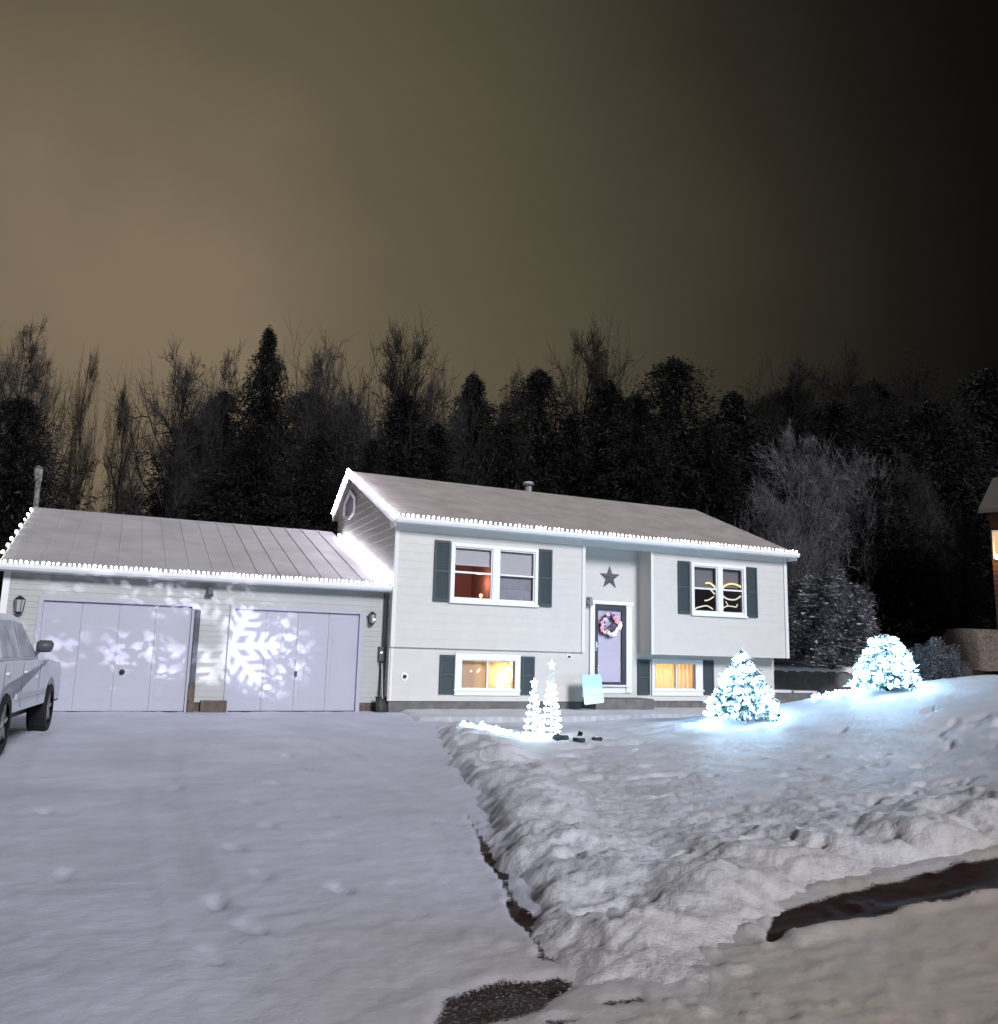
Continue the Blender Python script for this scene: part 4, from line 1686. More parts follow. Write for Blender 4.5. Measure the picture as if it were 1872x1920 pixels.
def bare_tree_arrays(h, spread, seed, lv=4, thick=.16, up=.6, fork=.22, twr=.0075):
    g_ = np.random.default_rng(seed)
    limbs = Sticks()
    tw = Sticks()
    tips = []
    # trunk
    p = np.array([0., 0, 0])
    d = np.array([g_.normal(0, .04), g_.normal(0, .04), 1.])
    segs = 9
    nodes = []
    for i in range(segs):
        q = p+d*h*.85/segs
        d = d+g_.normal(0, .07, 3)*np.array([1, 1, .2])
        d /= np.linalg.norm(d)
        r0 = thick*(1-i/segs)**.8+.02
        r1 = thick*(1-(i+1)/segs)**.8+.015
        limbs.add(p, q, r0, r1)
        if i/segs > fork:
            nodes.append((q, r1, i/segs))
        p = q
    cur_p, cur_d, cur_l, cur_r = [], [], [], []
    for (q, r1, t) in nodes:
        for k in range(4):
            a = g_.random()*2*np.pi
            dd = np.array([np.cos(a), np.sin(a), up+g_.normal(0, .25)])
            cur_p.append(q)
            cur_d.append(dd/np.linalg.norm(dd))
            cur_l.append(spread*(1.15-t)*(.6+.6*g_.random()))
            cur_r.append(r1*.55)
    P_, D_, L_, R_ = map(np.array, (cur_p, cur_d, cur_l, cur_r))
    for lev in range(lv):
        S_ = limbs if lev < 2 else tw
        n_ = len(P_)
        nseg = 3
        allp = []
        d = D_.copy()
        p = P_.copy()
        for s_ in range(nseg):
            d = d+g_.normal(0, .16, (n_, 3))+np.array([0, 0, .06])
            d /= np.linalg.norm(d, axis=1)[:, None]
            q = p+d*(L_/nseg)[:, None]
            S_.add(p, q, R_*(1-s_/nseg*.6), R_*(1-(s_+1)/nseg*.6))
            allp.append((q, d.copy()))
            p = q
        nP, nD, nL, nR = [], [], [], []
        kids = 2 if lev < lv-1 else 0
        for (q, dd) in allp:
            for k in range(kids):
                nd_ = dd+g_.normal(0, .62, (n_, 3))
                nd_[:, 2] += .12
                nd_ /= np.linalg.norm(nd_, axis=1)[:, None]
                nP.append(q)
                nD.append(nd_)
                nL.append(L_*(.50+.25*g_.random(n_)))
                nR.append(np.maximum(R_*.5, twr))
        if kids:
            P_, D_, L_, R_ = map(np.concatenate, (nP, nD, nL, nR))
            if len(P_) > 14000:
                sel = g_.permutation(len(P_))[:14000]
                P_, D_, L_, R_ = P_[sel], D_[sel], L_[sel], R_[sel]
    return limbs.arrays(6), tw.arrays(3)


TG = 'trees standing behind the house'
_cache = {}


def place_evergreen(px, pyt, Y, wpx, variant, label, name='evergreen_tree', group=TG, zb=None, mats=None, snow=.07):
    b = on_y(px, 1200, Y)
    top = on_y(px, pyt, Y)
    d_ = (top-CAM) @ FW
    rad = wpx/2/FPX*d_*1.25
    zb = .2 if zb is None else zb
    h = top[2]-zb
    t = empty(name, (top[0], Y, zb), label, 'tree', group)
    key = ('e', variant)
    if key not in _cache:
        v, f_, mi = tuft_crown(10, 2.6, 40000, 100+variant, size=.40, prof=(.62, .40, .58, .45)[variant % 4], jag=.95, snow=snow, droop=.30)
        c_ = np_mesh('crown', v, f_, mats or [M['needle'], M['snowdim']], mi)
        m2 = MB()
        m2.tube([(0, 0, -.5), (0, 0, 5), (0, 0, 9.7)], [.22, .14, .02], 8)
        tr_ = m2.build('trunk', M['bark'], None)
        _cache[key] = (c_.data, tr_.data)
        bpy.data.objects.remove(c_)
        bpy.data.objects.remove(tr_)
    for nm, dt in (('crown', _cache[key][0]), ('trunk', _cache[key][1])):
        o = bpy.data.objects.new(nm, dt)
        COL.objects.link(o)
        o.parent = t
        o.scale = (rad/2.6, rad/2.6, h/10)
        o.rotation_euler = (0, 0, random.uniform(0, 6.28))
    return t


def place_bare(px, pyt, Y, wpx, variant, label, m='frost', name='bare_tree', group=TG, zb=.2, kw=None, tws=1):
    top = on_y(px, pyt, Y)
    d_ = (top-CAM) @ FW
    rad = wpx/2/FPX*d_
    h = top[2]-zb
    t = empty(name, (top[0], Y, zb), label, 'tree', group)
    key = ('b', variant, m)
    if key not in _cache:
        (lv_, lf), (tv, tf) = bare_tree_arrays(10, 3.2, 200+variant, **(kw or {}))
        c_ = np_mesh('crown', tv, tf, [M[m]])
        tr_ = np_mesh('trunk', lv_, lf, [M['bark'] if m != 'frost2' else M['frost']])
        vz = tv.copy()
        ext = (np.percentile(np.hypot(vz[:, 0], vz[:, 1]), 93), np.percentile(vz[:, 2], 99.7))
        _cache[key] = (c_.data, tr_.data, ext)
        bpy.data.objects.remove(c_)
        bpy.data.objects.remove(tr_)
    ext = _cache[key][2]
    rz = random.uniform(0, 6.28)
    for nm, dt in (('crown', _cache[key][0]), ('trunk', _cache[key][1])):
        o = bpy.data.objects.new(nm, dt)
        COL.objects.link(o)
        o.parent = t
        o.scale = (rad/ext[0], rad/ext[0], h/ext[1])
        o.rotation_euler = (0, 0, rz)
    return t


# evergreens:  px, top row, Y, width px, variant
for a in [
    (505, 622, 17, 150, 0, 'tall pointed evergreen spire standing above the trees behind the garage'),
    (585, 738, 22, 240, 1, 'broad dark evergreen right of the tall spire'),
    (420, 740, 21, 230, 2, 'dark evergreen left of the tall spire'),
    (365, 790, 24, 190, 3, 'low dark evergreen above the middle of the garage ridge'),
    (40, 750, 14, 210, 1, 'wide black evergreen at the left edge of the picture'),
    (760, 745, 17, 240, 2, 'dark conical evergreen directly above the house gable peak'),
    (888, 708, 20, 200, 0, 'narrow dark evergreen right of the house gable peak'),
    (1012, 700, 19, 220, 3, 'dark evergreen with rounded top above the roof vent'),
    (1140, 722, 21, 250, 2, 'broad dark evergreen left of the blunt topped one'),
    (1262, 680, 18, 250, 1, 'large blunt topped black evergreen above the right half of the house roof'),
    (1195, 745, 17, 220, 3, 'dark evergreen tucked between two taller ones over the roof'),
    (1375, 742, 22, 260, 0, 'dark evergreen right of the large blunt topped one'),
    (1480, 735, 26, 300, 1, 'wide black evergreen far behind the right end of the house'),
    (1640, 720, 26, 260, 2, 'broad black evergreen in the dark wood at right'),
    (1745, 760, 20, 220, 3, 'black evergreen left of the neighbouring house'),
    (1850, 700, 30, 260, 1, 'tall black evergreen behind the neighbouring house'),
    (1640, 900, 12, 190, 2, 'low black evergreen behind the lit bush'),
    (655, 760, 24, 170, 3, 'dark evergreen behind the rear slope of the gable'),
    (950, 790, 16, 160, 1, 'low dark evergreen left of the roof vent'),
    (1075, 780, 17, 170, 0, 'low dark evergreen right of the roof vent'),
    (1730, 930, 14, 180, 0, 'low black evergreen beside the neighbouring hedge'),
    (480, 800, 14, 200, 3, 'low black evergreen in front of the tall spire'),
    (600, 820, 13, 180, 1, 'low black evergreen beside the rear of the gable'),
    (820, 800, 14, 190, 2, 'low black evergreen over the left third of the house ridge'),
    (1190, 800, 14, 200, 3, 'low black evergreen over the right half of the house ridge'),
    (1330, 800, 14, 200, 0, 'low black evergreen over the right end of the house ridge'),
    (1560, 760, 18, 240, 1, 'wide black evergreen behind the grey frosted trees'),
    (1790, 800, 22, 240, 3, 'wide black evergreen directly left of the neighbouring roof'),
    (700, 830, 13, 150, 0, 'small black evergreen just behind the gable peak'),
]:
    place_evergreen(*a)

for px, pyt, Y, wpx, var, m, label in [
    (40, 605, 19, 210, 0, 'frost', 'dense frosted tree top at the upper left edge'),
    (95, 650, 17, 110, 1, 'frost', 'frosted bare tree beside the gap of sky at left'),
    (165, 660, 24, 60, 2, 'twig', 'thin bare tree standing in the gap of sky above the garage'),
    (250, 720, 20, 90, 3, 'twig', 'leaning bare tree with forked limbs right of the sky gap'),
    (330, 655, 18, 190, 1, 'frost', 'dense frosted bare tree above the middle of the garage roof'),
    (430, 660, 20, 170, 0, 'frost', 'snow flecked bare tree left of the tall spire'),
    (600, 640, 19, 170, 4, 'frost', 'snow flecked bare tree right of the tall spire'),
    (735, 590, 23, 220, 2, 'twig', 'tall airy bare tree rising above the gable peak'),
    (670, 700, 16, 150, 1, 'frost', 'frosted bare tree close behind the gable peak'),
    (820, 700, 17, 150, 4, 'frost', 'pale frosted bare tree between two evergreens over the roof'),
    (1070, 615, 24, 220, 3, 'twig', 'tall airy bare tree rising above the roof vent'),
    (955, 690, 20, 120, 0, 'frost', 'frosted bare tree left of the roof vent'),
    (1440, 690, 24, 220, 2, 'twig', 'dark bare tree above the right end of the ridge'),
    (1560, 660, 25, 280, 1, 'twig', 'large dark bare tree in the wood at upper right'),
    (1700, 680, 25, 260, 4, 'twig', 'dark bare tree deep in the wood at right'),
    (1500, 800, 12, 190, 1, 'frost2', 'grey frosted tree behind the right end of the house'),
    (1600, 850, 13, 170, 4, 'frost2', 'grey frosted tree right of the house end'),
    (1440, 900, 10, 150, 0, 'frost2', 'frosted tree close behind the lower right roof corner'),
    (1790, 960, 9, 150, 1, 'frost', 'bare bush like tree in front of the neighbouring house'),
    (1700, 840, 14, 130, 0, 'frost', 'faintly frosted tree in the black wood at right'),
]:
    place_bare(px, pyt, Y, wpx, var, label, m)

# far wood: one mass nobody could count
vv, ff, mm = [], [], []
o_ = 0
tv, tf, tm = tuft_crown(10, 3.0, 2600, 77, size=.95, prof=.7, jag=.5, snow=.0)
for i in range(95):
    x = -75+i*2.3+random.uniform(-1, 1)
    y = 42+random.uniform(-5, 9)
    qv = np.array([x, y, 5.])-CAM
    pxx = 936+FPX*(qv @ cr)/(qv @ FW)
    if 130 < pxx < 300:
        continue
    hh = random.uniform(.85, 1.25)*(1.1+.012*max(0, x))
    a = random.uniform(0, 6.28)
    R2 = np.array([[math.cos(a), -math.sin(a), 0], [math.sin(a), math.cos(a), 0], [0, 0, 1]])
    vv.append((tv*np.array([1.0, 1.0, 1.0*hh])) @ R2.T+np.array([x, y, 0.2]))
    ff.append(tf+o_)
    mm.append(tm)
    o_ += len(tv)
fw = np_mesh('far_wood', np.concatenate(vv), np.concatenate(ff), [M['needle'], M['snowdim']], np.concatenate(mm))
tag(fw, 'black mass of distant wood along the skyline behind all the trees', 'wood', kind='stuff')


# ---------------- bushes
def bush(px, pyb, pyt, wpx, Y, seed, n, m, label, name='frosted_bush', zb=None, group=None, tw=None):
    top = on_y(px, pyt, Y)
    bot = on_y(px, pyb, Y)
    zb = bot[2] if zb is None else zb
    h = top[2]-zb
    d_ = (top-CAM) @ FW
    rad = wpx/2/FPX*d_
    g_ = np.random.default_rng(seed)
    t = empty(name, (top[0], Y, zb), label, 'bush', group)
    st = Sticks()
    nb = 26
    stem = Sticks()
    for i in range(nb):
        a = g_.random()*6.28
        el = .35+.65*g_.random()
        d = np.array([math.cos(a)*math.cos(el*1.4), math.sin(a)*math.cos(el*1.4), math.sin(el*1.4)])
        stem.add(np.array([0, 0, -.15]), d*np.array([rad, rad, h])*.55, .05, .02)
    # twigs spread in a dome volume, pointing outward
    u = g_.normal(0, 1, (n, 3))
    u[:, 2] = np.abs(u[:, 2])
    u /= np.linalg.norm(u, axis=1)[:, None]
    lob = 1+.18*np.sin(u[:, 0]*7+seed)*np.cos(u[:, 1]*6+u[:, 2]*5)
    rr = (.45+.55*g_.random(n)**.5)*lob
    c_ = u*rr[:, None]*np.array([rad, rad, h*.92])
    d = u+g_.normal(0, .55, (n, 3))
    d /= np.linalg.norm(d, axis=1)[:, None]
    L = (.06+.14*g_.random(n))*max(rad, h)*.7
    k0 = tw or .012
    st.add(c_-d*L[:, None]*.5, c_+d*L[:, None]*.5, np.full(n, k0), np.full(n, k0*.6))
    for q in range(2):
        e = d+g_.normal(0, .7, (n, 3))
        e /= np.linalg.norm(e, axis=1)[:, None]
        st.add(c_, c_+e*L[:, None]*.4, np.full(n, k0*.8), np.full(n, k0*.4))
    v, f_ = st.arrays(3)
    o1 = np_mesh('crown', v, f_, [M[m]])
    v, f_ = stem.arrays(5)
    o2 = np_mesh('stem', v, f_, [M['bark']])
    for o in (o1, o2):
        o.parent = t
    # snow caught in the bush
    ns = n//2
    c2_ = c_[:ns]+np.array([0, 0, .02])
    k_ = .022*max(rad, h)
    r3 = g_.normal(0, 1, (ns, 4, 3))*np.array([k_, k_, k_*.35])
    sv_ = (c2_[:, None, :]+r3).reshape(-1, 3)
    o3 = np_mesh('snow_clump', sv_, np.concatenate([np.arange(4*ns).reshape(ns, 4)[:, [0, 1, 2]], np.arange(4*ns).reshape(ns, 4)[:, [0, 2, 3]], np.arange(4*ns).reshape(ns, 4)[:, [1, 2, 3]]]), [mat('caught_snow', (.38, .38, .41), .8) if m == 'frost2' else M['snowdim']])
    o3.parent = t
    return t


bush(1552, 1245, 1062, 172, 2.0, 5, 15000, 'frost2', 'large rounded frosted bush against the right end of the house', tw=.009)
bush(1752, 1272, 1197, 105, -4.6, 6, 6500, 'frost2', 'small frosted bush beside the light covered shrub', tw=.006)


# ---------------- lit spruces
def lit_spruce(q, px, pyt, wpx, zg, label, nb, seed, pf=.62, skirt=True, lop=0.0, name='lit_spruce', sparse=False):
    h = on_y(px, pyt, q[1])[2]-zg
    d_ = (q-CAM) @ FW
    rad = wpx/2/FPX*d_
    t = empty(name, (q[0], q[1], zg), label, 'lit tree', 'small yard trees wrapped in white lights')
    inv = parent_inv(t)
    v, f_, mi = tuft_crown(h*.97, rad, 9000, seed, base=.10, size=.17, prof=pf, jag=.22, snow=.62, droop=.10)
    c_ = np_mesh('crown', v, f_, [M['needle_lit'], M['snowtuft']], mi, parent=None)
    c_.parent = t
    f = MB()
    f.tube([(0, 0, -.15), (0, 0, h*.6), (0, 0, h*1.0)], [.04, .03, .012], 8)
    o = f.build('trunk', M['bark'], None)
    o.parent = t
    # snow pillows on the boughs
    g_ = np.random.default_rng(seed+1)
    f = MB()
    for i in range(120):
        tt = .12+.8*g_.random()
        a = g_.random()*6.28
        rr = rad*((1-tt)**pf)*(.55+.45*g_.random())
        s = .05*(1.2-.6*tt)
        f.ball((rr*math.cos(a), rr*math.sin(a), h*tt-.02), s, 7, 5, sc=(1.2+g_.random()*.5, 1+g_.random()*.5, .5))
    o = f.build('snow_clump', M['snowtuft'], None, smooth=True)
    o.parent = t
    o['kind'] = 'stuff'
    # bulbs wound round in rising turns
    k = 0
    turns = 7
    while k < nb:
        u = (k+.5)/nb
        tt = .09+.885*u**1.3
        a = u*turns*6.283*1.0+g_.normal(0, .08)
        rr = rad*((1-tt)**pf)*(1.02+.05*g_.normal())
        put_bulb((q[0]+rr*math.cos(a), q[1]+rr*math.sin(a), zg+h*tt-.05+g_.normal(0, .012)), M['bulb_tree'], .034, t, inv)
        k += 1
    return q, h, rad, t


q1 = hit_lawn(1394, 1352)
z1 = gz_at(q1[0], q1[1])
Q, H_, RD, T1 = lit_spruce(q1, 1392, 1218, 152, z1, 'full lit spruce with a thin bare tip standing in front of the house corner', 98, 31, pf=.78)
f = MB()
f.tube([(Q[0], Q[1], z1+H_*.9), (Q[0]+.005, Q[1], z1+H_*1.10)], [.022, .008], 8)
f.build('leader', M['snowtuft'], T1)
# second lit shrub, up on the mound
q2 = hit_lawn(1665, 1296)
z2 = gz_at(q2[0], q2[1])
print('lit', q1, z1, q2, z2)
Q2, H2, RD2, T2 = lit_spruce(q2, 1664, 1188, 122, z2, 'rounded snow laden shrub wrapped in lights at the top of the mound', 96, 47, pf=.42)
string_lights('trail of cool bulbs running over the snow down from the lit shrub', ground_line([(1655, 1288), (1610, 1285), (1585, 1298), (1550, 1306), (1520, 1312)], z2*.6, 26, .04, .03), .055, .023,
              [M['bulb_snow']], 'cool bulbs lying on the snow', 3, 1.5, ((.62, .88, 1),), off=(0, 0, .10), jit=.035)

# dark rocks by the cone trees, one of them hiding the snowflake projector
for i, (px_, py_, s, lb) in enumerate(((1052, 1388, .11, 'largest snow capped dark rock beside the cone trees'), (1086, 1391, .085, 'middle one of the three dark rocks in the lit snow'), (1120, 1389, .075, 'rightmost of the three dark rocks in the lit snow'))):
    q = hit_lawn(px_, py_)
    z = gz_at(q[0], q[1])
    f = MB()
    f.ball((0, 0, s*.3), s, 12, 9, sc=(1.35, 1, .75))
    g_ = random.Random(i)
    f.v = [tuple(c_*(1+g_.uniform(-.10, .10)) for c_ in v_) for v_ in f.v]
    o = f.build('garden_rock', M['rock'], None, smooth=False)
    o.location = (q[0], q[1], z)
    tag(o, lb, 'rock', 'dark rocks in the lit snow')
    f = MB()
    f.ball((0, 0, s*.72), s*.8, 12, 7, sc=(1.35, 1, .42))
    c_ = f.build('snow_cap', M['snow'], None, smooth=True)
    c_.parent = o

# ---------------- snowflake projector (its lamp throws the pattern on the garage)
_pq = hit_lawn(1070, 1388)
PX_, PY_ = float(_pq[0]), float(_pq[1])-.25
pz = gz_at(PX_, PY_)
proj = empty('light_projector', (PX_, PY_, pz), 'small black spotlight on a stake in the snow beside the rocks', 'projector')
aim = Vector(on_y(430, 1212, GYW+.02))
src = Vector((PX_, PY_, pz+.13))
dirv = (aim-src).normalized()
f = MB()
f.tube([(PX_, PY_, pz-.15), (PX_, PY_, pz+.10)], .010, 6)
f.build('stake', M['black'], proj)
f = MB()
f.tube([src-dirv*.08, src-dirv*.02], [.03, .04], 12)
f.build('housing', M['black'], proj)
sp = bpy.data.lights.new('projector_lamp', 'SPOT')
sp.energy = 7200
sp.color = (.82, .80, 1.0)
sp.spot_size = R(52)
sp.spot_blend = .5
sp.shadow_soft_size = .012
so_ = bpy.data.objects.new('projector_lamp', sp)
COL.objects.link(so_)
so_.location = src
so_.rotation_euler = (-dirv).to_track_quat('Z', 'Y').to_euler()
so_.parent = proj
so_.matrix_parent_inverse = parent_inv(proj)
sp.use_nodes = True
t = sp.node_tree
em = t.nodes['Emission']
tcn = nd(t, 'ShaderNodeTexCoord')
sx = nd(t, 'ShaderNodeSeparateXYZ')
t.links.new(tcn.outputs['Normal'], sx.inputs[0])


def mth(op, a, b=None, c_=None):
    n = nd(t, 'ShaderNodeMath', operation=op)
    for i, v_ in enumerate((a, b, c_)):
        if v_ is None:
            continue
        if isinstance(v_, (int, float)):
            n.inputs[i].default_value = v_
        else:
            t.links.new(v_, n.inputs[i])
    return n.outputs[0]


zabs = mth('ABSOLUTE', sx.outputs['Z'])
U_ = mth('DIVIDE', sx.outputs['X'], zabs)
V_ = mth('DIVIDE', sx.outputs['Y'], zabs)
_c0 = nd(t, 'ShaderNodeCombineXYZ')
t.links.new(U_, _c0.inputs[0])
t.links.new(V_, _c0.inputs[1])
_n0 = nd(t, 'ShaderNodeTexNoise')
_n0.inputs['Scale'].default_value = 34
_n0.inputs['Detail'].default_value = 2
t.links.new(_c0.outputs[0], _n0.inputs['Vector'])
_s0 = nd(t, 'ShaderNodeSeparateColor')
t.links.new(_n0.outputs['Color'], _s0.inputs[0])
U0, V0 = U_, V_
U_ = mth('ADD', U_, mth('MULTIPLY', mth('SUBTRACT', _s0.outputs[0], .5), .009))
V_ = mth('ADD', V_, mth('MULTIPLY', mth('SUBTRACT', _s0.outputs[1], .5), .009))
rr = mth('SQRT', mth('ADD', mth('MULTIPLY', U_, U_), mth('MULTIPLY', V_, V_)))
an = mth('ADD', mth('ARCTAN2', V_, U_), 10.3)
af = mth('PINGPONG', an, math.pi/6)
xp = mth('MULTIPLY', rr, mth('COSINE', af))
yp = mth('MULTIPLY', rr, mth('SINE', af))


def below(v_, lim, soft):
    n = nd(t, 'ShaderNodeMapRange')
    n.interpolation_type = 'SMOOTHSTEP'
    t.links.new(v_, n.inputs['Value'])
    n.inputs['From Min'].default_value = lim-soft
    n.inputs['From Max'].default_value = lim+soft
    n.inputs['To Min'].default_value = 1
    n.inputs['To Max'].default_value = 0
    return n.outputs[0]


SC = .115      # flake radius in tangent units
arm = mth('MULTIPLY', below(yp, SC*.075, SC*.035), below(xp, SC*.98, SC*.06))
pat = arm
for kk, ln in ((.32, .30), (.56, .30), (.78, .2)):
    dist = mth('ABSOLUTE', mth('SUBTRACT', mth('MULTIPLY', mth('SUBTRACT', xp, SC*kk), .866), mth('MULTIPLY', yp, .5)))
    brn = mth('MULTIPLY', below(dist, SC*.055, SC*.03), below(yp, SC*ln, SC*.05))
    pat = mth('MAXIMUM', pat, brn)
pat = mth('MULTIPLY', pat, .72)
OUT_ = below(mth('MULTIPLY', rr, -1), -SC*1.02, SC*.22)
cmb = nd(t, 'ShaderNodeCombineXYZ')
t.links.new(U_, cmb.inputs[0])
t.links.new(V_, cmb.inputs[1])
nz = nd(t, 'ShaderNodeTexNoise')
nz.inputs['Scale'].default_value = 26
nz.inputs['Detail'].default_value = 2
t.links.new(cmb.outputs[0], nz.inputs['Vector'])
wrp = nd(t, 'ShaderNodeVectorMath', operation='MULTIPLY_ADD')
t.links.new(nz.outputs['Color'], wrp.inputs[0])
wrp.inputs[1].default_value = (.045, .045, 0)
t.links.new(cmb.outputs[0], wrp.inputs[2])
for scl, lim, soft, amp, r0_, r1_ in ((30, .36, .10, .85, .29, .10), (46, .36, .11, .80, .28, .09), (75, .38, .12, .55, .27, .1)):
    vo = nd(t, 'ShaderNodeTexVoronoi')
    vo.inputs['Scale'].default_value = scl
    vo.inputs['Randomness'].default_value = 1
    t.links.new(wrp.outputs[0], vo.inputs['Vector'])
    bl = below(vo.outputs['Distance'], lim, soft)
    sc2 = nd(t, 'ShaderNodeSeparateColor')
    t.links.new(vo.outputs['Color'], sc2.inputs[0])
    keep = mth('GREATER_THAN', sc2.outputs[0], .36)
    # swarm of blurred flakes, drifting to the left and below the big one
    uu = mth('ADD', U_, .075)
    r2 = mth('SQRT', mth('ADD', mth('MULTIPLY', uu, uu), mth('MULTIPLY', mth('MULTIPLY', V_, V_), 2.4)))
    fall = below(r2, r0_-.06, r1_*.9)
    bl = mth('MULTIPLY', mth('MULTIPLY', bl, keep), mth('MULTIPLY', mth('MULTIPLY', fall, amp), mth('MULTIPLY_ADD', OUT_, .92, .08)))
    pat = mth('ADD', pat, bl)
pat = mth('ADD', pat, mth('MULTIPLY', below(rr, .14, .12), .10))
t.links.new(pat, em.inputs['Strength'])
em.inputs['Color'].default_value = (1, 1, 1, 1)

# ================================================================ retaining walls, hedge and neighbour
rw = empty('retaining_wall', (13, 3, 0), 'two stepped grey block walls capped with snow right of the house', 'wall')
a0, a1 = on_y(1404, 1250, 3)[0], on_y(1606, 1250, 3)[0]
zt = on_y(1500, 1256, 3)[2]
f = MB()
f.box(a0, a1, 3, 3.5, -.5, zt)
f.build('wall_block', M['stone'], rw, bevel=.03)
f = MB()
n_ = 60
vs = []
for i in range(n_+1):
    x = a0-.08+(a1-a0+.16)*i/n_
    zl = .05*math.sin(i*.9)+random.uniform(-.02, .02)
    vs += [(x, 2.93, zt-.03+min(0, zl)), (x, 2.90, zt+.06), (x, 3.0, zt+.13+zl*.3), (x, 3.5, zt+.15), (x, 3.62, zt+.02)]
f.add(vs, [(i*5+k, (i+1)*5+k, (i+1)*5+k+1, i*5+k+1) for i in range(n_) for k in range(4)])
f.build('snow_cap', M['snow'], rw, smooth=True)
b0_, b1_ = on_y(1440, 1305, 1.6)[0], on_y(1530, 1305, 1.6)[0]
zt2 = on_y(1480, 1300, 1.6)[2]
f = MB()
f.box(b0_, b1_, 1.6, 2.0, -.6, zt2)
f.build('wall_block', M['stone'], rw, bevel=.03)
f = MB()
f.box(b0_-.05, (b0_+b1_)/2-.04, 1.54, 2.05, zt2+.001, zt2+.10)
f.box((b0_+b1_)/2+.02, b1_+.05, 1.54, 2.05, zt2+.001, zt2+.08)
f.build('snow_cap', M['snow'], rw, bevel=.04)

hY = 1.0
h0 = on_y(1832, 1180, hY)
h1 = on_y(1900, 1180, hY)
ht = on_y(1820, 1176, hY)[2]
hb = on_y(1820, 1240, hY)[2]
f = MB()
hd = empty('snowy_hedge', (h0[0], hY, hb), 'long low hedge thick with beige snow at the right edge', 'hedge')
L_ = h1[0]+8-h0[0]
nx, nz_ = 90, 16
gv, gf = [], []
pr = [(0, 0), (0, .5), (.02, .8), (.12, .97), (.5, 1.0), (.9, .97), (1.0, .8), (1.02, 0)]
xs = np.linspace(h0[0], h0[0]+L_, nx)
vs = []
for i, x in enumerate(xs):
    for (a, b) in pr:
        n1 = float(fbm(np.array([x*1.9]), np.array([a*3+b*4.0]), 3, 5)[0])
        vs.append((x+.05*n1, hY+a*1.3+.12*n1, hb-.3+(ht-hb+.3)*b+.05*n1))
k = len(pr)
f.add(vs, [(i*k+j, (i+1)*k+j, (i+1)*k+j+1, i*k+j+1) for i in range(nx-1) for j in range(k-1)]+[tuple(range(k))])
f.build('hedge_body', mat('snowy_hedge_mix', (.17, .14, .11), .9, col2=(.07, .055, .04), nscale=11, bump=.8, bscale=18), hd, smooth=True)
f = MB()
for i in range(900):
    x = random.uniform(h0[0], h0[0]+L_)
    p = V((x, hY-.03-random.random()*.1, random.uniform(hb, ht+.06)))
    d = V((random.uniform(-.4, .4), -random.random()*.6, random.uniform(.1, 1))).normalized()*random.uniform(.06, .18)
    e = V((.008, 0, .002))
    f.add([p-e, p+e, p+d], [(0, 1, 2)])
f.build('twigs', M['bark'], hd, recalc=False)

NB = empty('neighbour_house', (float(on_y(1858, 1000, 5)[0]), 5, 1.1), 'brown neighbouring house with one warm lit window at the right edge', 'house')
nx0 = on_y(1858, 1000, 5)[0]
nt_ = on_y(1851, 958, 5)[2]
wz1, wz0 = on_y(1868, 1000, 5)[2], on_y(1868, 1046, 5)[2]
wx0 = on_y(1863, 1020, 5)[0]
f = MB()
lap_strip(f, V((nx0, 5, 0)), X_, -Y_, 11, .6, nt_, [(wx0-nx0, wx0-nx0+1.3, wz0, wz1)], course=.2, lap=.02)
f.add([(nx0, 5, .6), (nx0, 13, .6), (nx0, 13, nt_), (nx0, 9, nt_+2), (nx0, 5, nt_)], [(0, 1, 2, 3, 4)])
f.build('wall', M['brownwall'], NB, recalc=False)
f = MB()
ev = on_y(1835, 940, 4.5)
f.prism([(4.4, nt_+.02), (9, nt_+2.2), (13.5, nt_+.0), (13.5, nt_-.15), (9, nt_+2.0), (4.4, nt_-.15)], 'x', nx0-.3, nx0+11.6)
f.build('roof', mat('dull_snow_roof', (.10, .09, .075), .8), NB)
f = MB()
f.box(wx0-.06, wx0+1.36, 4.94, 5.06, wz1, wz1+.08)
f.box(wx0-.06, wx0+1.36, 4.94, 5.06, wz0-.08, wz0)
f.box(wx0-.06, wx0, 4.94, 5.06, wz0, wz1)
f.box(wx0+1.3, wx0+1.36, 4.94, 5.06, wz0, wz1)
nw = f.build('window', M['trim'], NB)
f = MB()
f.box(wx0, wx0+1.3, 5.03, 5.05, wz0, wz1)
f.build('pane', emit('lit_pane', (1.0, .62, .28), .9), nw)
f = MB()
pl = (wx0+.12, 4.72, wz0-.02)
f.ball(pl, .11, 10, 8)
f.build('porch_lamp', emit('porch_glow', (1.0, .78, .45), 8), NB)
lamp('porch_light', (pl[0], 4.5, pl[2]), 60, (1.0, .50, .18), .12, NB)

NB.rotation_euler = (0, 0, R(-62))

# ================================================================ parked truck (snow dusted) at left
CXR = -6.98       # right hand side plane
yF, yR = -3.10, -6.40
g0 = float(drive_z(np.array([CXR]), np.array([-4.]))) - .02
truck = empty('pickup_truck', (CXR, yR, g0), 'snow dusted silver pickup truck parked nose to the garage', 'truck')


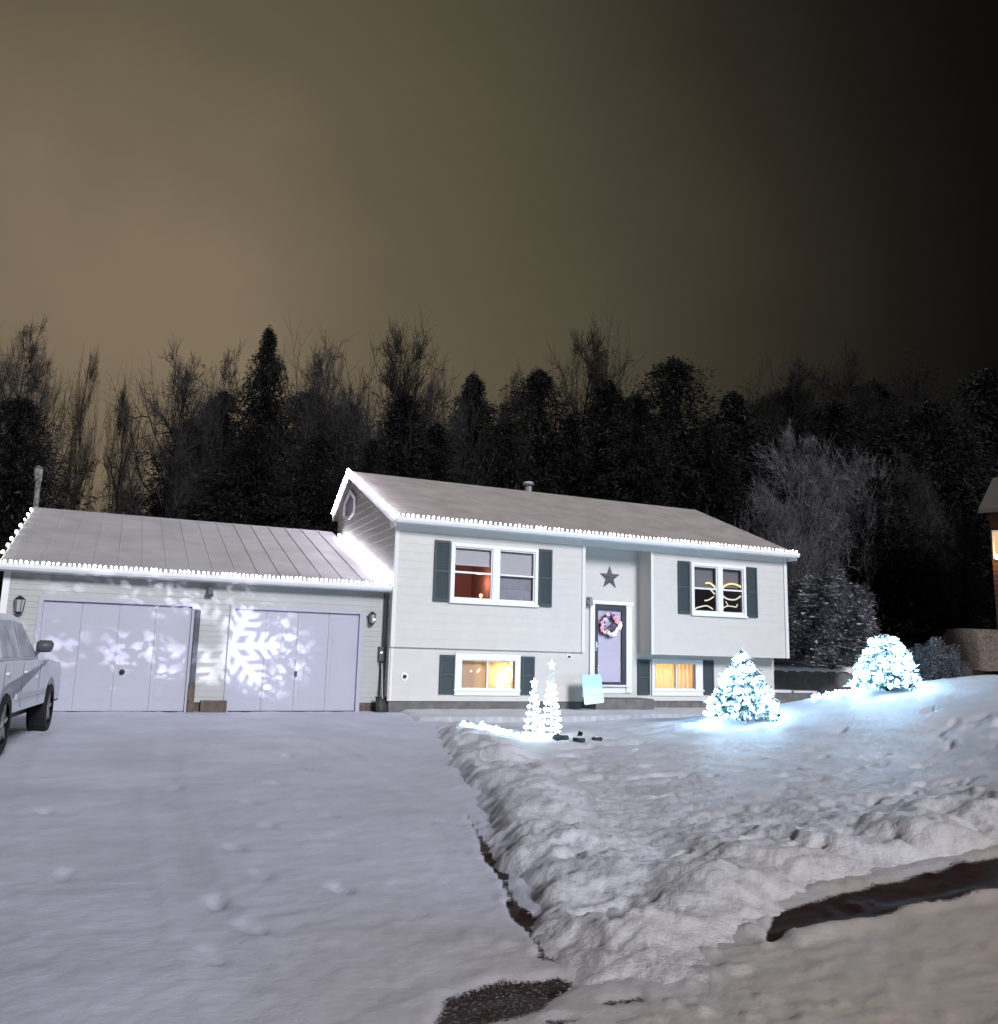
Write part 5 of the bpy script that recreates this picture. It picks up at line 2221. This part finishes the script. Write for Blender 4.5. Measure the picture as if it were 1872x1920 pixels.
def car_mat():
    m, t, b = new_mat('silver_paint_under_snow')
    b.inputs['Roughness'].default_value = .35
    b.inputs['Metallic'].default_value = .05
    tcn = nd(t, 'ShaderNodeTexCoord')
    ge = nd(t, 'ShaderNodeNewGeometry')
    s = nd(t, 'ShaderNodeSeparateXYZ')
    t.links.new(ge.outputs['Normal'], s.inputs[0])
    n = nd(t, 'ShaderNodeTexNoise')
    n.inputs['Scale'].default_value = 5
    n.inputs['Detail'].default_value = 6
    t.links.new(tcn.outputs['Object'], n.inputs['Vector'])
    ps = nd(t, 'ShaderNodeSeparateXYZ')
    t.links.new(ge.outputs['Position'], ps.inputs[0])
    hm = nd(t, 'ShaderNodeMath', operation='MULTIPLY_ADD')
    hm.inputs[1].default_value = .9
    hm.inputs[2].default_value = -.55
    t.links.new(ps.outputs['Z'], hm.inputs[0])
    ad = nd(t, 'ShaderNodeMath', operation='ADD')
    t.links.new(s.outputs['Z'], ad.inputs[0])
    t.links.new(hm.outputs[0], ad.inputs[1])
    a2 = nd(t, 'ShaderNodeMath', operation='ADD')
    t.links.new(ad.outputs[0], a2.inputs[0])
    t.links.new(n.outputs['Fac'], a2.inputs[1])
    r = nd(t, 'ShaderNodeValToRGB')
    r.color_ramp.elements[0].position = .55
    r.color_ramp.elements[1].position = .85
    r.color_ramp.elements[0].color = (.60, .62, .66, 1)
    r.color_ramp.elements[1].color = (.74, .75, .80, 1)
    t.links.new(a2.outputs[0], r.inputs[0])
    t.links.new(r.outputs[0], b.inputs['Base Color'])
    r2 = nd(t, 'ShaderNodeMapRange')
    r2.inputs['From Min'].default_value = .55
    r2.inputs['From Max'].default_value = .85
    r2.inputs['To Min'].default_value = .32
    r2.inputs['To Max'].default_value = .75
    t.links.new(a2.outputs[0], r2.inputs['Value'])
    t.links.new(r2.outputs[0], b.inputs['Roughness'])
    return m


CM = car_mat()
WRd = .40
WB = (yR, yF)


def arch(yc, r_, n=10):
    return [(yc+r_*math.cos(math.pi*k/n), g0+WRd+r_*math.sin(math.pi*k/n)-.0) for k in range(n+1)]


zlow = g0+.50
ar = .49
front = yF+.95
rear = yR-1.25
belt = g0+1.17
lower = [(front, g0+.62), (front-.02, g0+.98), (front-.25, g0+1.10), (yF-.35, belt), (rear+.05, belt), (rear, g0+.62)]
poly = [(front, g0+.48)]+lower[:1]+lower[1:-1]+[lower[-1]]
# bottom edge from rear to front with wheel openings
bot = [(rear, zlow), (yR-ar, zlow)]+list(reversed(arch(yR, ar)))[1:-1]+[(yR+ar, zlow), (yF-ar, zlow)]+list(reversed(arch(yF, ar)))[1:-1]+[(yF+ar, zlow)]
poly = [(front, zlow)]+lower[:-1]+[(rear, g0+1.1)]+bot
# body shell with a shoulder: three stations of inset
bm = bmesh.new()
wid = 1.9
def ring(x, inset):
    vs_ = []
    for (yy, zz) in poly:
        yc_ = (front+rear)/2
        vs_.append(bm.verts.new((x, yc_+(yy-yc_)*(1-inset*.04), zz-inset*.05*(zz > g0+.95))))
    return vs_
xs_ = [(CXR-.10, 1.0), (CXR-.015, .35), (CXR, 0), (CXR, 0)]
rings = [ring(CXR-wid+.10, 1.0), ring(CXR-wid+.015, .35), ring(CXR-wid, 0.0)]
rings_r = [ring(CXR, 0.0), ring(CXR-.015, .35), ring(CXR-.10, 1.0)]
seq = [rings[2], rings[1], rings[0], rings_r[2], rings_r[1], rings_r[0]]
for A_, B_ in zip(seq[:-1], seq[1:]):
    n_ = len(A_)
    for i in range(n_):
        bm.faces.new((A_[i], A_[(i+1) % n_], B_[(i+1) % n_], B_[i]))
bm.faces.new(seq[0])
bm.faces.new(list(reversed(seq[-1])))
bmesh.ops.triangulate(bm, faces=[f_ for f_ in bm.faces if len(f_.verts) > 4])
bmesh.ops.recalc_face_normals(bm, faces=bm.faces)
me = bpy.data.meshes.new('body')
bm.to_mesh(me)
bm.free()
me.materials.append(CM)
o = bpy.data.objects.new('body', me)
COL.objects.link(o)
o.parent = truck
o.matrix_parent_inverse = parent_inv(truck)
# cab / greenhouse
cabz = g0+1.80
yF0 = yF
yF = yF-.5
cb = [(yF-.42, belt), (yF-1.22, cabz-.03), (yF-1.55, cabz), (yF-2.75, cabz), (yF-3.0, cabz-.05), (yF-3.12, belt)]
f = MB()
for xs2, ins in (((CXR-wid+.06), 0),):
    pass
vs = []
for side in (0, 1):
    for (yy, zz) in cb:
        tin = .05+(zz-belt)/(cabz-belt)*.20
        x = CXR-wid+tin if side == 0 else CXR-tin
        vs.append((x, yy, zz))
n_ = len(cb)
f.add(vs, [tuple(range(n_)), tuple(range(2*n_-1, n_-1, -1))]+[(i, (i+1) % n_, (i+1) % n_+n_, i+n_) for i in range(n_)])
f.build('cab', CM, truck, bevel=.05, smooth=False)
# side glass, frosted over with snow, proud of the cab by 4 mm
gm = mat('frosted_car_glass', (.56, .57, .64), .6, col2=(.27, .28, .33), nscale=3.5)


def cabx(zz):
    return CXR-.05-(zz-belt)/(cabz-belt)*.20


f = MB()
for poly2 in ([(yF-.62, belt+.05), (yF-1.24, cabz-.12), (yF-1.82, cabz-.09), (yF-1.82, belt+.05)], [(yF-1.92, belt+.05), (yF-1.92, cabz-.09), (yF-2.70, cabz-.10), (yF-2.92, belt+.05)]):
    for s_ in (1, -1):
        vs = []
        for yy, zz in poly2:
            x = cabx(zz)+.008
            if s_ < 0:
                x = 2*(CXR-wid/2)-x
            vs.append((x, yy, zz))
        f = MB()
        f.add(vs, [(0, 1, 2, 3)])
        f.build('side_window', gm, truck, recalc=False)
f = MB()
f.add([(CXR-wid+.18, yF-.50, belt+.07), (CXR-.18, yF-.50, belt+.07), (CXR-.32, yF-1.20, cabz-.06), (CXR-wid+.32, yF-1.20, cabz-.06)], [(0, 1, 2, 3)])
f.v = [(x, y+.012, z+.012) for x, y, z in f.v]
f.build('windscreen', gm, truck, recalc=False)
# door seams, handles, mouldings, lamps, mirror
f = MB()
for yy in (yF-.60, yF-1.87, yF-3.02):
    f = MB()
    f.box(CXR-.004, CXR+.003, yy-.006, yy+.006, zlow+.05, belt-.03)
    f.build('door_seam', M['dark'], truck)
f = MB()
f.box(CXR-.01, CXR+.022, yR+ar+.08, yF0-ar-.05, g0+.66, g0+.74)
f.build('side_moulding', mat('pale_moulding', (.45, .50, .53), .4), truck, bevel=.008)
for yy in (yF-1.70, yF-2.85):
    f = MB()
    f.box(CXR+.0, CXR+.03, yy-.09, yy+.09, belt-.17, belt-.135)
    f.build('handle', M['trim'], truck, bevel=.008)
f = MB()
f.box(CXR, CXR+.012, yF-.92, yF-.72, g0+.90, g0+.95)
f.build('badge', mat('bright_badge', (.8, .8, .85), .3, metal=.6), truck, bevel=.004)
f = MB()
mz = on_y(78, 1212, yF-.75)[2]
f.tube([(CXR-.12, yF-.72, belt+.03), (CXR-.02, yF-.74, mz-.06)], .03, 8)
f.tube([(CXR-.06, yF-.76, mz), (CXR-.02, yF-.75, mz), (CXR+.13, yF-.74, mz+.005), (CXR+.16, yF-.74, mz)], [.06, .095, .09, .05], 12)
mi_ = f.build('mirror', mat('mirror_shell', (.09, .09, .11), .45, noise=.3), truck, smooth=True)
yF = yF0
for s_ in (1, -1):
    xm = CXR-.28 if s_ > 0 else CXR-wid+.28
    f = MB()
    f.box(xm-.2, xm+.2, front-.03, front+.015, g0+.80, g0+.98)
    f.build('headlight', mat('lamp_lens', (.5, .5, .5), .2), truck, bevel=.02)
    f = MB()
    xm = CXR-.12 if s_ > 0 else CXR-wid+.12
    f.box(xm-.1, xm+.1, rear-.015, rear+.03, g0+.78, g0+1.08)
    f.build('tail_light', mat('red_lens', (.25, .02, .02), .3), truck, bevel=.01)
f = MB()
f.box(CXR-wid+.02, CXR-.02, front+.0, front+.12, g0+.45, g0+.64)
f.build('bumper', M['grey'], truck, bevel=.03)
f = MB()
f.box(CXR-wid+.02, CXR-.02, rear-.12, rear-.0, g0+.50, g0+.66)
f.build('bumper', M['grey'], truck, bevel=.03)
f = MB()
f.box(CXR-wid+.25, CXR-.25, rear+.1, front-.1, g0+.34, g0+.70)
f.build('underbody', M['black'], truck)
f = MB()
sd_ = [(yF-.5, 0), (yF-1.5, 0)]
nn_ = 14
vs = []
for i in range(nn_+1):
    for j in range(nn_+1):
        u, v_ = i/nn_, j/nn_
        yy = yF-2.1-1.1*u
        xx = CXR-.30-(wid-.60)*v_
        ed = min(u, 1-u, v_, 1-v_)
        vs.append((xx, yy, cabz-.01+.05*min(1, ed*6)))
f.add(vs, [(i*(nn_+1)+j, i*(nn_+1)+j+1, (i+1)*(nn_+1)+j+1, (i+1)*(nn_+1)+j) for i in range(nn_) for j in range(nn_)])
f.build('roof_snow', M['snow'], truck, smooth=True)
for yc in (yR, yF):
    for s_ in (1, -1):
        xo = CXR+.02 if s_ > 0 else CXR-wid-.02
        xi = xo-s_*.27
        prof = [(xi, WRd-.13), (xi, WRd-.04), (xi+s_*.04, WRd), (xo-s_*.04, WRd), (xo, WRd-.04), (xo, WRd-.15)]
        n_ = 36
        vs = []
        for k in range(n_):
            a = 2*math.pi*k/n_
            kk = .008 if k % 2 else 0
            for j, (x, r_) in enumerate(prof):
                r2_ = r_-(kk if j in (2, 3) else 0)
                vs.append((x, yc+r2_*math.cos(a), g0+WRd+r2_*math.sin(a)))
        f = MB()
        m_ = len(prof)
        f.add(vs, [(k*m_+j, ((k+1) % n_)*m_+j, ((k+1) % n_)*m_+j+1, k*m_+j+1) for k in range(n_) for j in range(m_-1)])
        wh = f.build('wheel', M['tyre'], truck, recalc=True)
        f = MB()
        xr_ = xo-s_*.02
        f.tube([(xr_-s_*.05, yc, g0+WRd), (xr_-s_*.045, yc, g0+WRd)], WRd-.14, 28)
        f.tube([(xr_-s_*.05, yc, g0+WRd), (xr_, yc, g0+WRd)], .07, 16)
        for k in range(6):
            a = k*math.pi/3+.2
            f.tube([(xr_-s_*.02, yc+.06*math.cos(a), g0+WRd+.06*math.sin(a)), (xr_-s_*.02, yc+(WRd-.15)*math.cos(a), g0+WRd+(WRd-.15)*math.sin(a))], [.035, .028], 6)
        f.build('rim', M['rim'], wh)
        f = MB()
        f.tube([(xi+s_*.05, yc, g0+WRd), (xi+s_*.06, yc, g0+WRd)], ar-.02, 24)

truck.rotation_euler = (0, 0, R(-5.5))
